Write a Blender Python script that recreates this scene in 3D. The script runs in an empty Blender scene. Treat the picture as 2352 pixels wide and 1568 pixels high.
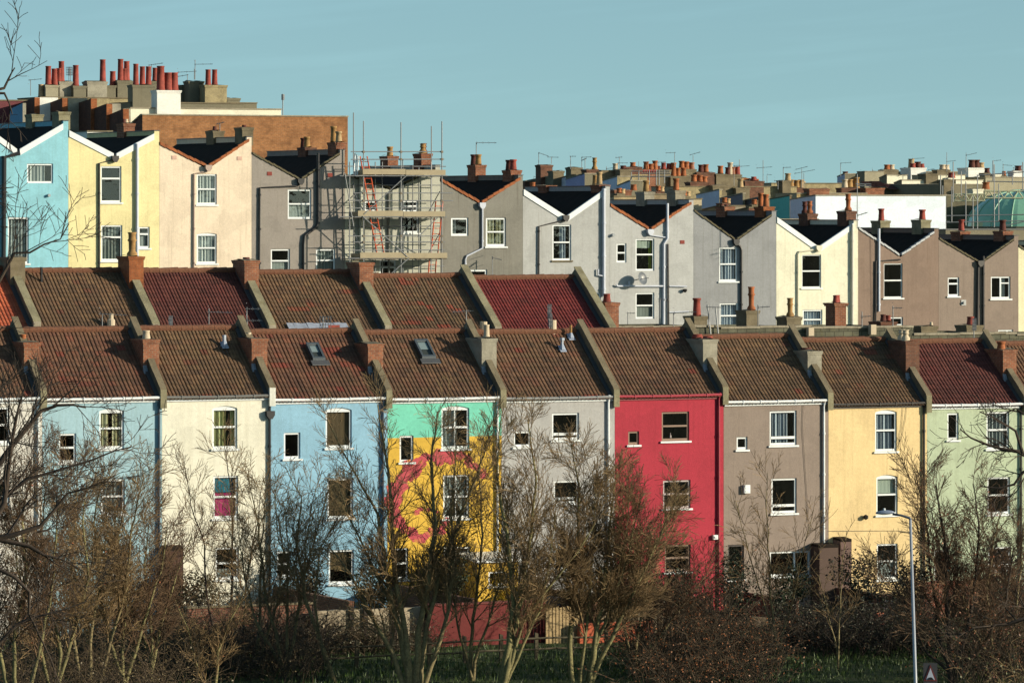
import bpy, math, random
from mathutils import Vector, Matrix
sc = bpy.context.scene
col = sc.collection
R = random.Random(7)
rad = math.radians
# ---------------------------------------------------------------- frame of the streets
# camera at the origin looking along +Y; the terraces run along U, their depth along N
F, CX, HY = 10621.0, 1176.0, 480.0           # focal length, centre column and horizon row (units of a 2352 px wide view)
YAW = rad(25); c_, s_ = math.cos(YAW), math.sin(YAW)
O = Vector((0, 175, 0))
def W(a, b, z): return Vector((O.x + a*c_ - b*s_, O.y + a*s_ + b*c_, z))
def Winv(p):
    x, y = p[0]-O.x, p[1]-O.y
    return (x*c_ + y*s_, -x*s_ + y*c_, p[2])
def AZ(px, py, b):                            # street coordinates of what is seen at a place of the photo, on the street plane b
    t = (px-CX)/F
    a = (t*(O.y + b*c_) + b*s_)/(c_ - t*s_)
    Y = O.y + a*s_ + b*c_
    return a, (HY-py)/F*Y
def A_(px, b): return AZ(px, 0, b)[0]
def Z_(px, py, b): return AZ(px, py, b)[1]
def B_(px, a):                                # depth at which the line 'a' is seen in column px
    t = (px-CX)/F
    return (a*c_ - t*(O.y + a*s_))/(s_ + t*c_)
def Zab(py, a, b): return (HY-py)/F*(O.y + a*s_ + b*c_)
def bD(D): return (D-175)*c_
def PW(px, py, D): return Vector(((px-CX)/F*D, D, (HY-py)/F*D))

# ---------------------------------------------------------------- materials
K = (1.37, 1.24, 1.0)
def lin(c):
    o = []
    for i, v in enumerate(c):
        v /= 255
        v = v/12.92 if v <= .04045 else ((v+.055)/1.055)**2.4
        o.append(min(.86, max(.004, v/K[i])))
    return o
MATS = {}
def newmat(name):
    m = bpy.data.materials.new(name); m.use_nodes = True
    nt = m.node_tree; nt.nodes.clear()
    out = nt.nodes.new('ShaderNodeOutputMaterial'); bs = nt.nodes.new('ShaderNodeBsdfPrincipled')
    nt.links.new(bs.outputs[0], out.inputs[0])
    return m, nt, bs
def nd(nt, t, **k):
    n = nt.nodes.new(t)
    for a, v in k.items():
        if a in n.inputs: n.inputs[a].default_value = v
        else: setattr(n, a, v)
    return n
def noise(nt, vec, scale, detail=4, rough=.55):
    n = nd(nt, 'ShaderNodeTexNoise'); n.inputs['Scale'].default_value = scale
    n.inputs['Detail'].default_value = detail; n.inputs['Roughness'].default_value = rough
    nt.links.new(vec, n.inputs['Vector']); return n.outputs['Fac']
def mapr(nt, v, a, b, c=0., d=1.):
    n = nd(nt, 'ShaderNodeMapRange'); nt.links.new(v, n.inputs[0])
    for i, x in zip((1, 2, 3, 4), (a, b, c, d)): n.inputs[i].default_value = x
    return n.outputs[0]
def mix(nt, f, a, b, mode='MIX'):
    n = nt.nodes.new('ShaderNodeMix'); n.data_type = 'RGBA'; n.blend_type = mode
    for s, v in ((n.inputs['Factor'], f), (n.inputs['A'], a), (n.inputs['B'], b)):
        if isinstance(v, bpy.types.NodeSocket): nt.links.new(v, s)
        elif isinstance(v, (int, float)): s.default_value = v
        else: s.default_value = (*v[:3], 1)
    return n.outputs['Result']
def bump(nt, bs, h, dist, st=1.):
    n = nd(nt, 'ShaderNodeBump'); n.inputs['Strength'].default_value = st; n.inputs['Distance'].default_value = dist
    nt.links.new(h, n.inputs['Height']); nt.links.new(n.outputs[0], bs.inputs['Normal'])
def uvn(nt): return nd(nt, 'ShaderNodeTexCoord').outputs['UV']
def scaled(nt, v, s):
    n = nd(nt, 'ShaderNodeMapping'); n.inputs['Scale'].default_value = s; nt.links.new(v, n.inputs[0]); return n.outputs[0]
def mul(c, k): return [min(.9, x*k) for x in c]

def stucco(rgb, dirt=.35, streak=.38, grain=.08, tint=(.45, .42, .36)):
    key = ('st', rgb, dirt, streak, grain)
    if key in MATS: return MATS[key]
    m, nt, bs = newmat('render_wall'); c = lin(rgb); uv = uvn(nt)
    big = mapr(nt, noise(nt, uv, .55, 6, .6), .35, .75, 0, dirt)
    st = mapr(nt, noise(nt, scaled(nt, uv, (4.5, .2, 1)), 1., 6, .68), .5, .8, 0, streak)
    fine = mapr(nt, noise(nt, uv, 9, 3, .7), .3, .7, 1-grain, 1+grain)
    med = mapr(nt, noise(nt, uv, 1.9, 4, .6), .3, .7, .95, 1.04)
    dirty = [a*b*1.25 for a, b in zip(c, tint)]
    x = mix(nt, big, c, mul(c, .78)); x = mix(nt, st, x, dirty)
    pn = noise(nt, scaled(nt, uv, (.8, 1.1, 1)), .7, 5, .45)
    x = mix(nt, 1., x, mapr(nt, pn, .53, .56, 1., .93), 'MULTIPLY')           # patched areas with an edge
    st2 = mapr(nt, noise(nt, scaled(nt, uv, (9., .32, 1)), 1., 4, .6), .58, .74, 0, streak*.7)
    x = mix(nt, st2, x, mul(dirty, .8))
    x = mix(nt, 1., x, fine, 'MULTIPLY'); x = mix(nt, 1., x, med, 'MULTIPLY')
    nt.links.new(x, bs.inputs['Base Color']); bs.inputs['Roughness'].default_value = .92
    bump(nt, bs, noise(nt, uv, 22, 3, .7), .02, .5)
    MATS[key] = m; return m
def plain(rgb, rough=.6, spec=.5, var=.12, metal=0., name='paint'):
    key = ('pl', rgb, rough, name)
    if key in MATS: return MATS[key]
    m, nt, bs = newmat(name); c = lin(rgb)
    tc = nd(nt, 'ShaderNodeTexCoord').outputs['Object']
    f = mapr(nt, noise(nt, tc, 2.5, 4, .6), .3, .75, 0, 1)
    nt.links.new(mix(nt, f, mul(c, 1+var*.3), mul(c, 1-var)), bs.inputs['Base Color'])
    bs.inputs['Roughness'].default_value = rough; bs.inputs['Metallic'].default_value = metal
    if 'Specular IOR Level' in bs.inputs: bs.inputs['Specular IOR Level'].default_value = spec
    MATS[key] = m; return m
def brick(c1, c2, mort=(150, 135, 115), patch=None):
    key = ('br', c1, c2)
    if key in MATS: return MATS[key]
    m, nt, bs = newmat('brickwork'); uv = uvn(nt)
    b = nd(nt, 'ShaderNodeTexBrick'); nt.links.new(uv, b.inputs['Vector'])
    b.inputs['Color1'].default_value = (*lin(c1), 1); b.inputs['Color2'].default_value = (*lin(c2), 1)
    b.inputs['Mortar'].default_value = (*lin(mort), 1); b.inputs['Scale'].default_value = 1.
    b.inputs['Mortar Size'].default_value = .009; b.inputs['Brick Width'].default_value = .225; b.inputs['Row Height'].default_value = .078
    f = mapr(nt, noise(nt, uv, 1.6, 5, .65), .42, .7, 0, .75)
    x = mix(nt, f, b.outputs['Color'], [q*.45 for q in lin(c2)])
    f2 = mapr(nt, noise(nt, uv, 5, 4, .7), .3, .7, .8, 1.2)
    x = mix(nt, 1., x, f2, 'MULTIPLY')
    nt.links.new(x, bs.inputs['Base Color']); bs.inputs['Roughness'].default_value = .95
    bump(nt, bs, b.outputs['Fac'], -.01, .6)
    MATS[key] = m; return m
def stone(rgb, lichen=(120, 105, 55), amt=.5, blocks=False):
    key = ('sn', rgb, lichen, amt, blocks)
    if key in MATS: return MATS[key]
    m, nt, bs = newmat('weathered_stone'); c = lin(rgb); uv = uvn(nt)
    f = mapr(nt, noise(nt, uv, 1.8, 6, .65), .4, .7, 0, 1)
    x = mix(nt, f, mul(c, 1.12), mul(c, .62))
    g = mapr(nt, noise(nt, uv, 4.5, 5, .7), .52, .72, 0, amt)
    x = mix(nt, g, x, lin(lichen))
    if blocks:
        b = nd(nt, 'ShaderNodeTexBrick'); nt.links.new(uv, b.inputs['Vector'])
        b.inputs['Color1'].default_value = (1, 1, 1, 1); b.inputs['Color2'].default_value = (.72, .72, .72, 1)
        b.inputs['Mortar'].default_value = (.35, .35, .33, 1); b.inputs['Brick Width'].default_value = .45
        b.inputs['Row Height'].default_value = .22; b.inputs['Mortar Size'].default_value = .018; b.inputs['Scale'].default_value = 1.
        x = mix(nt, 1., x, b.outputs['Color'], 'MULTIPLY')
    nt.links.new(x, bs.inputs['Base Color']); bs.inputs['Roughness'].default_value = .95
    bump(nt, bs, noise(nt, uv, 14, 4, .7), .03, .6)
    MATS[key] = m; return m
def tiles(pal, patch=(150, 50, 35), amt=.12, moss=(75, 70, 35), mossamt=.35, seed=0.):
    """roof tiles: UV is counted in tiles, so every tile gets its own tone"""
    key = ('ti', tuple(pal), patch, amt, seed)
    if key in MATS: return MATS[key]
    m, nt, bs = newmat('roof_tiles'); uv = uvn(nt)
    fl = nd(nt, 'ShaderNodeVectorMath', operation='FLOOR'); nt.links.new(uv, fl.inputs[0])
    off = nd(nt, 'ShaderNodeVectorMath', operation='ADD'); nt.links.new(fl.outputs[0], off.inputs[0]); off.inputs[1].default_value = (seed*17.3, seed*9.1, seed)
    wn = nd(nt, 'ShaderNodeTexWhiteNoise'); nt.links.new(off.outputs[0], wn.inputs['Vector'])
    cr = nd(nt, 'ShaderNodeValToRGB'); nt.links.new(wn.outputs['Value'], cr.inputs[0])
    e = cr.color_ramp.elements; n = len(pal)
    e[0].position = 0; e[0].color = (*lin(pal[0]), 1); e[1].position = 1; e[1].color = (*lin(pal[-1]), 1)
    for i in range(1, n-1):
        q = e.new(i/(n-1)); q.color = (*lin(pal[i]), 1)
    cl = noise(nt, scaled(nt, off.outputs[0], (.16, .34, 1)), 1., 2, .5)
    p1 = mapr(nt, cl, .67-amt*.45, .70-amt*.45, 0, 1)
    w2 = mapr(nt, wn.outputs['Value'], .35, .6, 0, .5)
    mm = nd(nt, 'ShaderNodeMath', operation='MULTIPLY'); nt.links.new(p1, mm.inputs[0]); nt.links.new(w2, mm.inputs[1])
    x = mix(nt, mm.outputs[0], cr.outputs[0], lin(patch))
    mo = mapr(nt, noise(nt, scaled(nt, uv, (.12, .2, 1)), 1.7, 6, .7), .47, .72, 0, mossamt)
    x = mix(nt, mo, x, lin(moss))
    g = mapr(nt, noise(nt, uv, 3.5, 4, .75), .3, .7, .75, 1.2); x = mix(nt, 1., x, g, 'MULTIPLY')
    lg = mapr(nt, noise(nt, scaled(nt, uv, (.07, .09, 1)), 1., 3, .6), .35, .65, .8, 1.15); x = mix(nt, 1., x, lg, 'MULTIPLY')
    nt.links.new(x, bs.inputs['Base Color']); bs.inputs['Roughness'].default_value = .9
    MATS[key] = m; return m
def glassm():
    if 'glass' in MATS: return MATS['glass']
    m = bpy.data.materials.new('window_glass'); m.use_nodes = True; nt = m.node_tree; nt.nodes.clear()
    out = nt.nodes.new('ShaderNodeOutputMaterial'); t = nd(nt, 'ShaderNodeBsdfTransparent'); g = nd(nt, 'ShaderNodeBsdfGlossy')
    t.inputs[0].default_value = (.82, .86, .84, 1); g.inputs['Roughness'].default_value = .03
    tc = nd(nt, 'ShaderNodeTexCoord').outputs['Object']
    b = nd(nt, 'ShaderNodeBump'); b.inputs['Strength'].default_value = .35; b.inputs['Distance'].default_value = .02
    nt.links.new(noise(nt, tc, 1.6, 2, .5), b.inputs['Height']); nt.links.new(b.outputs[0], g.inputs['Normal'])
    fr = nd(nt, 'ShaderNodeLayerWeight'); fr.inputs[0].default_value = .5
    pw = nd(nt, 'ShaderNodeMath', operation='POWER'); nt.links.new(fr.outputs['Facing'], pw.inputs[0]); pw.inputs[1].default_value = 4.
    f2 = mapr(nt, pw.outputs[0], 0, 1, .08, .9)
    ms = nd(nt, 'ShaderNodeMixShader'); nt.links.new(f2, ms.inputs[0]); nt.links.new(t.outputs[0], ms.inputs[1]); nt.links.new(g.outputs[0], ms.inputs[2])
    nt.links.new(ms.outputs[0], out.inputs[0]); MATS['glass'] = m; return m
def leafm(rgb, name='leaves', rough=.55):
    key = ('lf', rgb, name)
    if key in MATS: return MATS[key]
    m, nt, bs = newmat(name); c = lin(rgb)
    oi = nd(nt, 'ShaderNodeTexCoord').outputs['Object']
    f = mapr(nt, noise(nt, oi, 2.2, 5, .7), .3, .7, 0, 1)
    nt.links.new(mix(nt, f, mul(c, 1.5), mul(c, .45)), bs.inputs['Base Color']); bs.inputs['Roughness'].default_value = rough
    MATS[key] = m; return m

WHITE = plain((250, 246, 228), .5, name='white_paint'); BLACKP = plain((40, 38, 38), .45, name='black_paint')
DARKROOM = plain((34, 31, 26), .9, name='dark_room'); SLATE = None
GREYLEAD = plain((84, 82, 78), .5, name='lead_flashing'); METAL = plain((140, 138, 130), .45, name='galvanised_steel')
def slate():
    if 'slate' in MATS: return MATS['slate']
    m, nt, bs = newmat('slate'); uv = uvn(nt)
    b = nd(nt, 'ShaderNodeTexBrick'); nt.links.new(uv, b.inputs['Vector'])
    b.inputs['Color1'].default_value = (.014, .010, .008, 1); b.inputs['Color2'].default_value = (.022, .016, .013, 1)
    b.inputs['Mortar'].default_value = (.015, .015, .015, 1); b.inputs['Brick Width'].default_value = .3; b.inputs['Row Height'].default_value = .25
    b.inputs['Mortar Size'].default_value = .012; b.inputs['Scale'].default_value = 1.
    nt.links.new(b.outputs['Color'], bs.inputs['Base Color']); bs.inputs['Roughness'].default_value = .9; bs.inputs['Specular IOR Level'].default_value = .12
    MATS['slate'] = m; return m
def curt(rgb, rgb2=None, k=9.):
    key = ('cu', rgb, rgb2)
    if key in MATS: return MATS[key]
    m, nt, bs = newmat('curtain_fabric'); uv = uvn(nt); c = lin(rgb); d = lin(rgb2) if rgb2 else mul(c, .55)
    f = mapr(nt, noise(nt, scaled(nt, uv, (k, .15, 1)), 1., 2, .5), .42, .58, 0, 1)
    nt.links.new(mix(nt, f, c, d), bs.inputs['Base Color']); bs.inputs['Roughness'].default_value = .9
    MATS[key] = m; return m

# ---------------------------------------------------------------- mesh builder (world coordinates, made local on build)
class MB:
    def __init__(s): s.v = []; s.f = []; s.m = []; s.uv = []
    def face(s, pts, mat=0, uv=None):
        i = len(s.v); s.v += [tuple(p) for p in pts]; s.f.append(tuple(range(i, i+len(pts)))); s.m.append(mat)
        if uv is None:
            q = [Winv(p) for p in pts]
            n = (Vector(q[1])-Vector(q[0])).cross(Vector(q[2])-Vector(q[0]))
            ax = max(range(3), key=lambda k: abs(n[k]))
            uv = [(p[1]+.37, p[2]) if ax == 0 else (p[0], p[2]) if ax == 1 else (p[0], p[1]) for p in q]
        s.uv += uv
    def q(s, *pts, mat=0): s.face([W(*p) for p in pts], mat)
    def box(s, a0, a1, b0, b1, z0, z1, mat=0, skip=''):
        if a0 > a1: a0, a1 = a1, a0
        if z0 > z1: z0, z1 = z1, z0
        if b0 > b1: b0, b1 = b1, b0
        F_ = {'f': ((a0,b0,z0),(a1,b0,z0),(a1,b0,z1),(a0,b0,z1)), 'k': ((a1,b1,z0),(a0,b1,z0),(a0,b1,z1),(a1,b1,z1)),
              'l': ((a0,b1,z0),(a0,b0,z0),(a0,b0,z1),(a0,b1,z1)), 'r': ((a1,b0,z0),(a1,b1,z0),(a1,b1,z1),(a1,b0,z1)),
              't': ((a0,b0,z1),(a1,b0,z1),(a1,b1,z1),(a0,b1,z1)), 'u': ((a0,b1,z0),(a1,b1,z0),(a1,b0,z0),(a0,b0,z0))}
        for k, p in F_.items():
            if k not in skip: s.q(*p, mat=mat)
    def ext_az(s, poly, b0, b1, mat=0):      # polygon in (a,z), extruded in depth
        n = len(poly)
        s.q(*[(a, b0, z) for a, z in poly], mat=mat); s.q(*[(a, b1, z) for a, z in reversed(poly)], mat=mat)
        for i in range(n):
            (a, z), (c, w) = poly[i], poly[(i+1) % n]
            s.q((a, b0, z), (a, b1, z), (c, b1, w), (c, b0, w), mat=mat)
    def ext_bz(s, poly, a0, a1, mat=0):      # polygon in (b,z), extruded along the street
        n = len(poly)
        s.q(*[(a0, b, z) for b, z in reversed(poly)], mat=mat); s.q(*[(a1, b, z) for b, z in poly], mat=mat)
        for i in range(n):
            (b, z), (c, w) = poly[i], poly[(i+1) % n]
            s.q((a0, b, z), (a0, c, w), (a1, c, w), (a1, b, z), mat=mat)
    def tube(s, pts, r, n=5, mat=0, cap=False):
        pts = [Vector(p) for p in pts]; k = len(pts)
        rs = r if isinstance(r, (list, tuple)) else [r]*k
        base = len(s.v); up = None
        for i, p in enumerate(pts):
            d = (pts[min(i+1, k-1)]-pts[max(i-1, 0)])
            if d.length < 1e-9: d = Vector((0, 0, 1))
            d.normalize()
            if up is None: up = d.orthogonal().normalized()
            up = (up - d*up.dot(d))
            if up.length < 1e-6: up = d.orthogonal()
            up.normalize(); w = d.cross(up)
            for j in range(n):
                t = 2*math.pi*j/n
                s.v.append(tuple(p + up*(rs[i]*math.cos(t)) + w*(rs[i]*math.sin(t))))
        for i in range(k-1):
            for j in range(n):
                j2 = (j+1) % n
                s.f.append((base+i*n+j, base+i*n+j2, base+(i+1)*n+j2, base+(i+1)*n+j)); s.m.append(mat)
                s.uv += [(j/n, i), ((j+1)/n, i), ((j+1)/n, i+1), (j/n, i+1)]
        if cap:
            for i, rev in ((0, True), (k-1, False)):
                f = [base+i*n+j for j in range(n)]
                s.f.append(tuple(reversed(f) if rev else f)); s.m.append(mat); s.uv += [(0, 0)]*n
    def tubeL(s, pts, r, n=6, mat=0, cap=True): s.tube([W(*p) for p in pts], r, n, mat, cap)
    def lathe(s, a, b, prof, n=10, mat=0):   # profile of (radius, z)
        base = len(s.v)
        for r, z in prof:
            for j in range(n):
                t = 2*math.pi*j/n; s.v.append(tuple(W(a+r*math.cos(t), b+r*math.sin(t), z)))
        for i in range(len(prof)-1):
            for j in range(n):
                j2 = (j+1) % n
                s.f.append((base+i*n+j, base+i*n+j2, base+(i+1)*n+j2, base+(i+1)*n+j)); s.m.append(mat); s.uv += [(0, 0)]*4
        s.f.append(tuple(base+(len(prof)-1)*n+j for j in range(n))); s.m.append(mat); s.uv += [(0, 0)]*n
    def build(s, name, mats, parent=None, smooth=False):
        if not s.f: return None
        if not isinstance(mats, (list, tuple)): mats = [mats]
        org = parent['_o'] if parent is not None else None
        org = Vector(org) if org is not None else Vector((0, 0, 0))
        me = bpy.data.meshes.new(name)
        me.from_pydata([(x-org.x, y-org.y, z-org.z) for x, y, z in s.v], [], s.f)
        for m in mats: me.materials.append(m)
        me.polygons.foreach_set('material_index', s.m)
        ul = me.uv_layers.new(name='UVMap'); flat = [c for p in s.uv for c in p[:2]]
        ul.data.foreach_set('uv', flat)
        if smooth: me.polygons.foreach_set('use_smooth', [True]*len(s.f))
        me.update()
        o = bpy.data.objects.new(name, me); col.objects.link(o)
        if parent is not None: o.parent = parent
        o['_o'] = tuple(org)
        return o
THINGS = []
def thing(name, base, label, cat, group=None):
    o = bpy.data.objects.new(name, None); col.objects.link(o); o.location = base; o.empty_display_size = .3
    o['label'] = label; o['category'] = cat; o['_o'] = tuple(base)
    if group: o['group'] = group
    THINGS.append(o); return o
def solo(mb, name, mats, label, cat, group=None, kind=None, smooth=False):
    """a thing that is one mesh, its origin at its base"""
    v = mb.v; n = len(v); org = Vector((sum(p[0] for p in v)/n, sum(p[1] for p in v)/n, min(p[2] for p in v)))
    o = mb.build(name, mats, {'_o': tuple(org)} if False else None, smooth)
    for q in o.data.vertices: q.co -= org
    o.location = org; o['_o'] = tuple(org)
    if kind: o['kind'] = kind
    if label: o['label'] = label; o['category'] = cat
    if group: o['group'] = group
    return o

# ---------------------------------------------------------------- building pieces
def wall_front(mb, a0, a1, b, z0, z1, holes, mat=0, cuts=(), depth=.13, matf=None):
    """a rendered front wall with real window openings and reveals"""
    As = sorted({a0, a1, *[h[0] for h in holes], *[h[1] for h in holes]})
    Zs = sorted({z0, z1, *[h[2] for h in holes], *[h[3] for h in holes], *cuts})
    for i in range(len(As)-1):
        for j in range(len(Zs)-1):
            am, zm = (As[i]+As[i+1])/2, (Zs[j]+Zs[j+1])/2
            if any(h[0] < am < h[1] and h[2] < zm < h[3] for h in holes): continue
            mm = matf(am, zm) if matf else mat
            mb.q((As[i], b, Zs[j]), (As[i+1], b, Zs[j]), (As[i+1], b, Zs[j+1]), (As[i], b, Zs[j+1]), mat=mm)
    for h in holes:
        x0, x1, y0, y1 = h[:4]; mm = matf((x0+x1)/2, (y0+y1)/2) if matf else mat; d = b+depth
        mb.q((x0, b, y0), (x0, b, y1), (x0, d, y1), (x0, d, y0), mat=mm); mb.q((x1, b, y0), (x1, d, y0), (x1, d, y1), (x1, b, y1), mat=mm)
        mb.q((x0, b, y1), (x1, b, y1), (x1, d, y1), (x0, d, y1), mat=mm); mb.q((x0, b, y0), (x0, d, y0), (x1, d, y0), (x1, b, y0), mat=mm)
        if len(h) > 4 and h[4]:               # segmental arch over the opening
            am, hw, rise = (x0+x1)/2, (x1-x0)/2, h[4]
            pts = [(x0+(x1-x0)*k/8, y1-rise*((abs(x0+(x1-x0)*k/8-am)/hw)**2)) for k in range(9)]
            for k in range(8):
                (p, u), (q, w) = pts[k], pts[k+1]
                mb.q((p, b, u), (q, b, w), (q, b, y1), (p, b, y1), mat=mm); mb.q((p, b, u), (p, d, u), (q, d, w), (q, b, w), mat=mm)
def window(house, a0, a1, z0, z1, b, style='sash', cur=None, fr=WHITE, arch=0, sill=WHITE, dep=.05, fw=.074, surround=None):
    f = MB(); d = b+dep; w = fw
    def bar(x0, x1, y0, y1, q=0): f.box(x0, x1, d+q, d+.06+q, y0, y1)
    e = .003
    bar(a0+e, a0+w, z0+e, z1-e); bar(a1-w, a1-e, z0+e, z1-e)
    bar(a0+w, a1-w, z1-w-arch, z1-e, .001); bar(a0+w, a1-w, z0+e, z0+w*1.25, .001)
    if style == 'sash': zm = (z0+z1)/2+.01; bar(a0+w, a1-w, zm-.035, zm+.035, -.01)
    if style == 'cross':
        zm = (z0+z1)/2; bar(a0+w, a1-w, zm-.035, zm+.035, -.01); am = (a0+a1)/2; bar(am-.02, am+.02, z0+w*1.25, z1-w-arch, .012)
    if style == 'top':
        zm = z1-(z1-z0)*.34; bar(a0+w, a1-w, zm-.04, zm+.04, -.015)
    if style == 'low':
        zm = z0+(z1-z0)*.22; bar(a0+w, a1-w, zm-.05, zm+.05, -.015)
    if style == 'side':
        am = a0+(a1-a0)*.62; bar(am-.035, am+.035, z0+w*1.25, z1-w, -.01)
    if style == 'sidetop':
        am = a0+(a1-a0)*.5; bar(am-.035, am+.035, z0+w*1.25, z1-w, -.01); zm = z1-(z1-z0)*.3; bar(am+.035, a1-w, zm-.03, zm+.03, -.01)
    # the dark room behind, open to the glass
    x0, x1, y0, y1, k0, k1 = a0+.02, a1-.02, z0+.02, z1-.02, d+.065, d+1.3
    f.q((x0,k1,y0),(x1,k1,y0),(x1,k1,y1),(x0,k1,y1), mat=1); f.q((x0,k0,y0),(x0,k1,y0),(x0,k1,y1),(x0,k0,y1), mat=1)
    f.q((x1,k0,y0),(x1,k0,y1),(x1,k1,y1),(x1,k1,y0), mat=1); f.q((x0,k0,y1),(x0,k1,y1),(x1,k1,y1),(x1,k0,y1), mat=1)
    f.q((x0,k0,y0),(x1,k0,y0),(x1,k1,y0),(x0,k1,y0), mat=1)
    o = f.build('window', [fr, DARKROOM], house)
    g = MB(); g.q((a0+w*.6, d+.035, z0+w), (a1-w*.6, d+.035, z0+w), (a1-w*.6, d+.035, z1-w*.9), (a0+w*.6, d+.035, z1-w*.9)); g.build('pane', glassm(), o)
    if sill is not None:
        s = MB(); s.box(a0-.07, a1+.07, b-.07, b+.095, z0-.075, z0-.003); s.build('sill', sill, o)
    if surround is not None:
        s = MB(); s.box(a0-.09, a0-.002, b-.015, b+.02, z0, z1); s.box(a1+.002, a1+.09, b-.015, b+.02, z0, z1); s.box(a0-.09, a1+.09, b-.016, b+.02, z1+.001, z1+.13); s.build('surround', surround, o)
    def sheet(u0, u1, y0, y1, mt, fold=.035, n=None, nm='curtain', zlow=None):
        cb = MB(); n = n or max(4, int((u1-u0)/.022)); dd = d+.13; ph = R.random()*6
        row = []
        for i in range(n+1):
            t = i/n; row.append((u0+(u1-u0)*t, dd+fold*math.sin(t*(u1-u0)*38+ph)+fold*.4*math.sin(t*(u1-u0)*91+ph)))
        for i in range(n):
            (p, q), (r_, s2) = row[i], row[i+1]
            lo0 = y0 if zlow is None else zlow(i/n); lo1 = y0 if zlow is None else zlow((i+1)/n)
            cb.q((p, q, lo0), (r_, s2, lo1), (r_, s2, y1), (p, q, y1))
        cb.build(nm, mt, o)
    u0, u1, y0, y1 = a0+w, a1-w, z0+w, z1-w
    for cspec in (cur or []):
        kind, mt = cspec[0], cspec[1]
        if kind == 'net': sheet(u0, u1, y0, y1, mt)
        elif kind == 'drape':
            fr_ = cspec[2] if len(cspec) > 2 else .3
            sheet(u0, u0+(u1-u0)*fr_, y0, y1, mt); sheet(u1-(u1-u0)*fr_, u1, y0, y1, mt)
        elif kind == 'left': sheet(u0, u0+(u1-u0)*cspec[2], y0, y1, mt)
        elif kind == 'right': sheet(u1-(u1-u0)*cspec[2], u1, y0, y1, mt)
        elif kind == 'mid': sheet(u0+(u1-u0)*cspec[2], u0+(u1-u0)*cspec[3], y0, y1, mt)
        elif kind == 'blind': sheet(u0, u1, y1-(y1-y0)*cspec[2], y1, mt, .003, nm='blind')
        elif kind == 'low': sheet(u0, u1, y0, y0+(y1-y0)*cspec[2], mt, .004)
        elif kind == 'tied':
            for sg in (0, 1):
                cc = (lambda t: y0+(y1-y0)*(.55*t**1.6 if sg == 0 else .55*(1-t)**1.6))
                sheet(u0 if sg == 0 else (u0+u1)/2, (u0+u1)/2 if sg == 0 else u1, y0, y1, mt, .02, zlow=cc)
    return o
NET = curt((232, 230, 212), (172, 172, 158)); NETD = curt((186, 188, 176), (122, 124, 116)); CREAMC = curt((244, 232, 184), (158, 146, 98)); GREENC = curt((224, 218, 150), (140, 134, 76), 7)
BLUEW = curt((226, 230, 226), (112, 120, 124), 9); GREYREFL = curt((160, 162, 148), (134, 136, 122), .6); BROWNREFL = curt((112, 88, 54), (98, 76, 48), .8)  # flat grey and brown sheets paint the reflections in the panes
YELC = curt((160, 165, 40), (90, 95, 25)); MAG = curt((160, 25, 90), (200, 60, 110), 5); TEALC = curt((40, 130, 145), (30, 110, 125), 3); BLINDC = curt((190, 195, 170), (180, 185, 160), 1)

TERRA = plain((176, 98, 50), .85, var=.45, name='terracotta'); TERRAR = plain((166, 72, 54), .85, var=.5, name='red_terracotta'); BUFF = plain((196, 160, 108), .85, var=.45, name='buff_clay')
CREAMP = plain((215, 190, 150), .85, name='cream_clay'); DKPOT = plain((95, 45, 32), .85, name='dark_clay'); YPOT = plain((178, 132, 72), .85, var=.5, name='ochre_clay')
POTM = {'t': TERRA, 'r': TERRAR, 'b': BUFF, 'c': CREAMP, 'd': DKPOT, 'y': YPOT}
BRICK = brick((172, 100, 62), (142, 80, 52), (164, 140, 108)); BRICKD = brick((136, 84, 56), (108, 68, 48), (120, 100, 80)); BRICKO = brick((180, 100, 50), (158, 84, 42), (150, 104, 66))
RIDGE = stone((126, 80, 54), (96, 78, 52), .6)
STONE = stone((150, 138, 102)); STONED = stone((130, 114, 84), (112, 98, 60)); CONC = stone((168, 156, 128), amt=.2); BLOCK = stone((110, 105, 80), blocks=True)
TAN = stone((165, 150, 120), (150, 120, 80), .3)
def pot(st, a, b, z, h, r=.13, m='t', style=0):
    p = MB()
    if style == 0: prof = [(r*1.1, z-.03), (r*1.05, z+.06), (r*.92, z+h*.55), (r*.86, z+h-.1), (r*1.08, z+h-.08), (r*1.1, z+h), (r*.8, z+h), (r*.75, z+h-.15)]
    elif style == 1: prof = [(r*1.3, z-.03), (r*1.3, z+.1), (r*.8, z+.2), (r*.85, z+h*.6), (r*1.2, z+h*.66), (r*.9, z+h*.72), (r*.9, z+h*.9), (r*1.15, z+h), (r*.7, z+h), (r*.65, z+h-.1)]
    else: prof = [(r*1.06, z-.03), (r*1.04, z+.08), (r*.97, z+.1), (r*.84, z+h-.07), (r*.93, z+h-.05), (r*.93, z+h), (r*.72, z+h), (r*.7, z+h-.12)]
    p.lathe(a, b, prof, 10); return p.build('chimney_pot', POTM[m], st, True)
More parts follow.
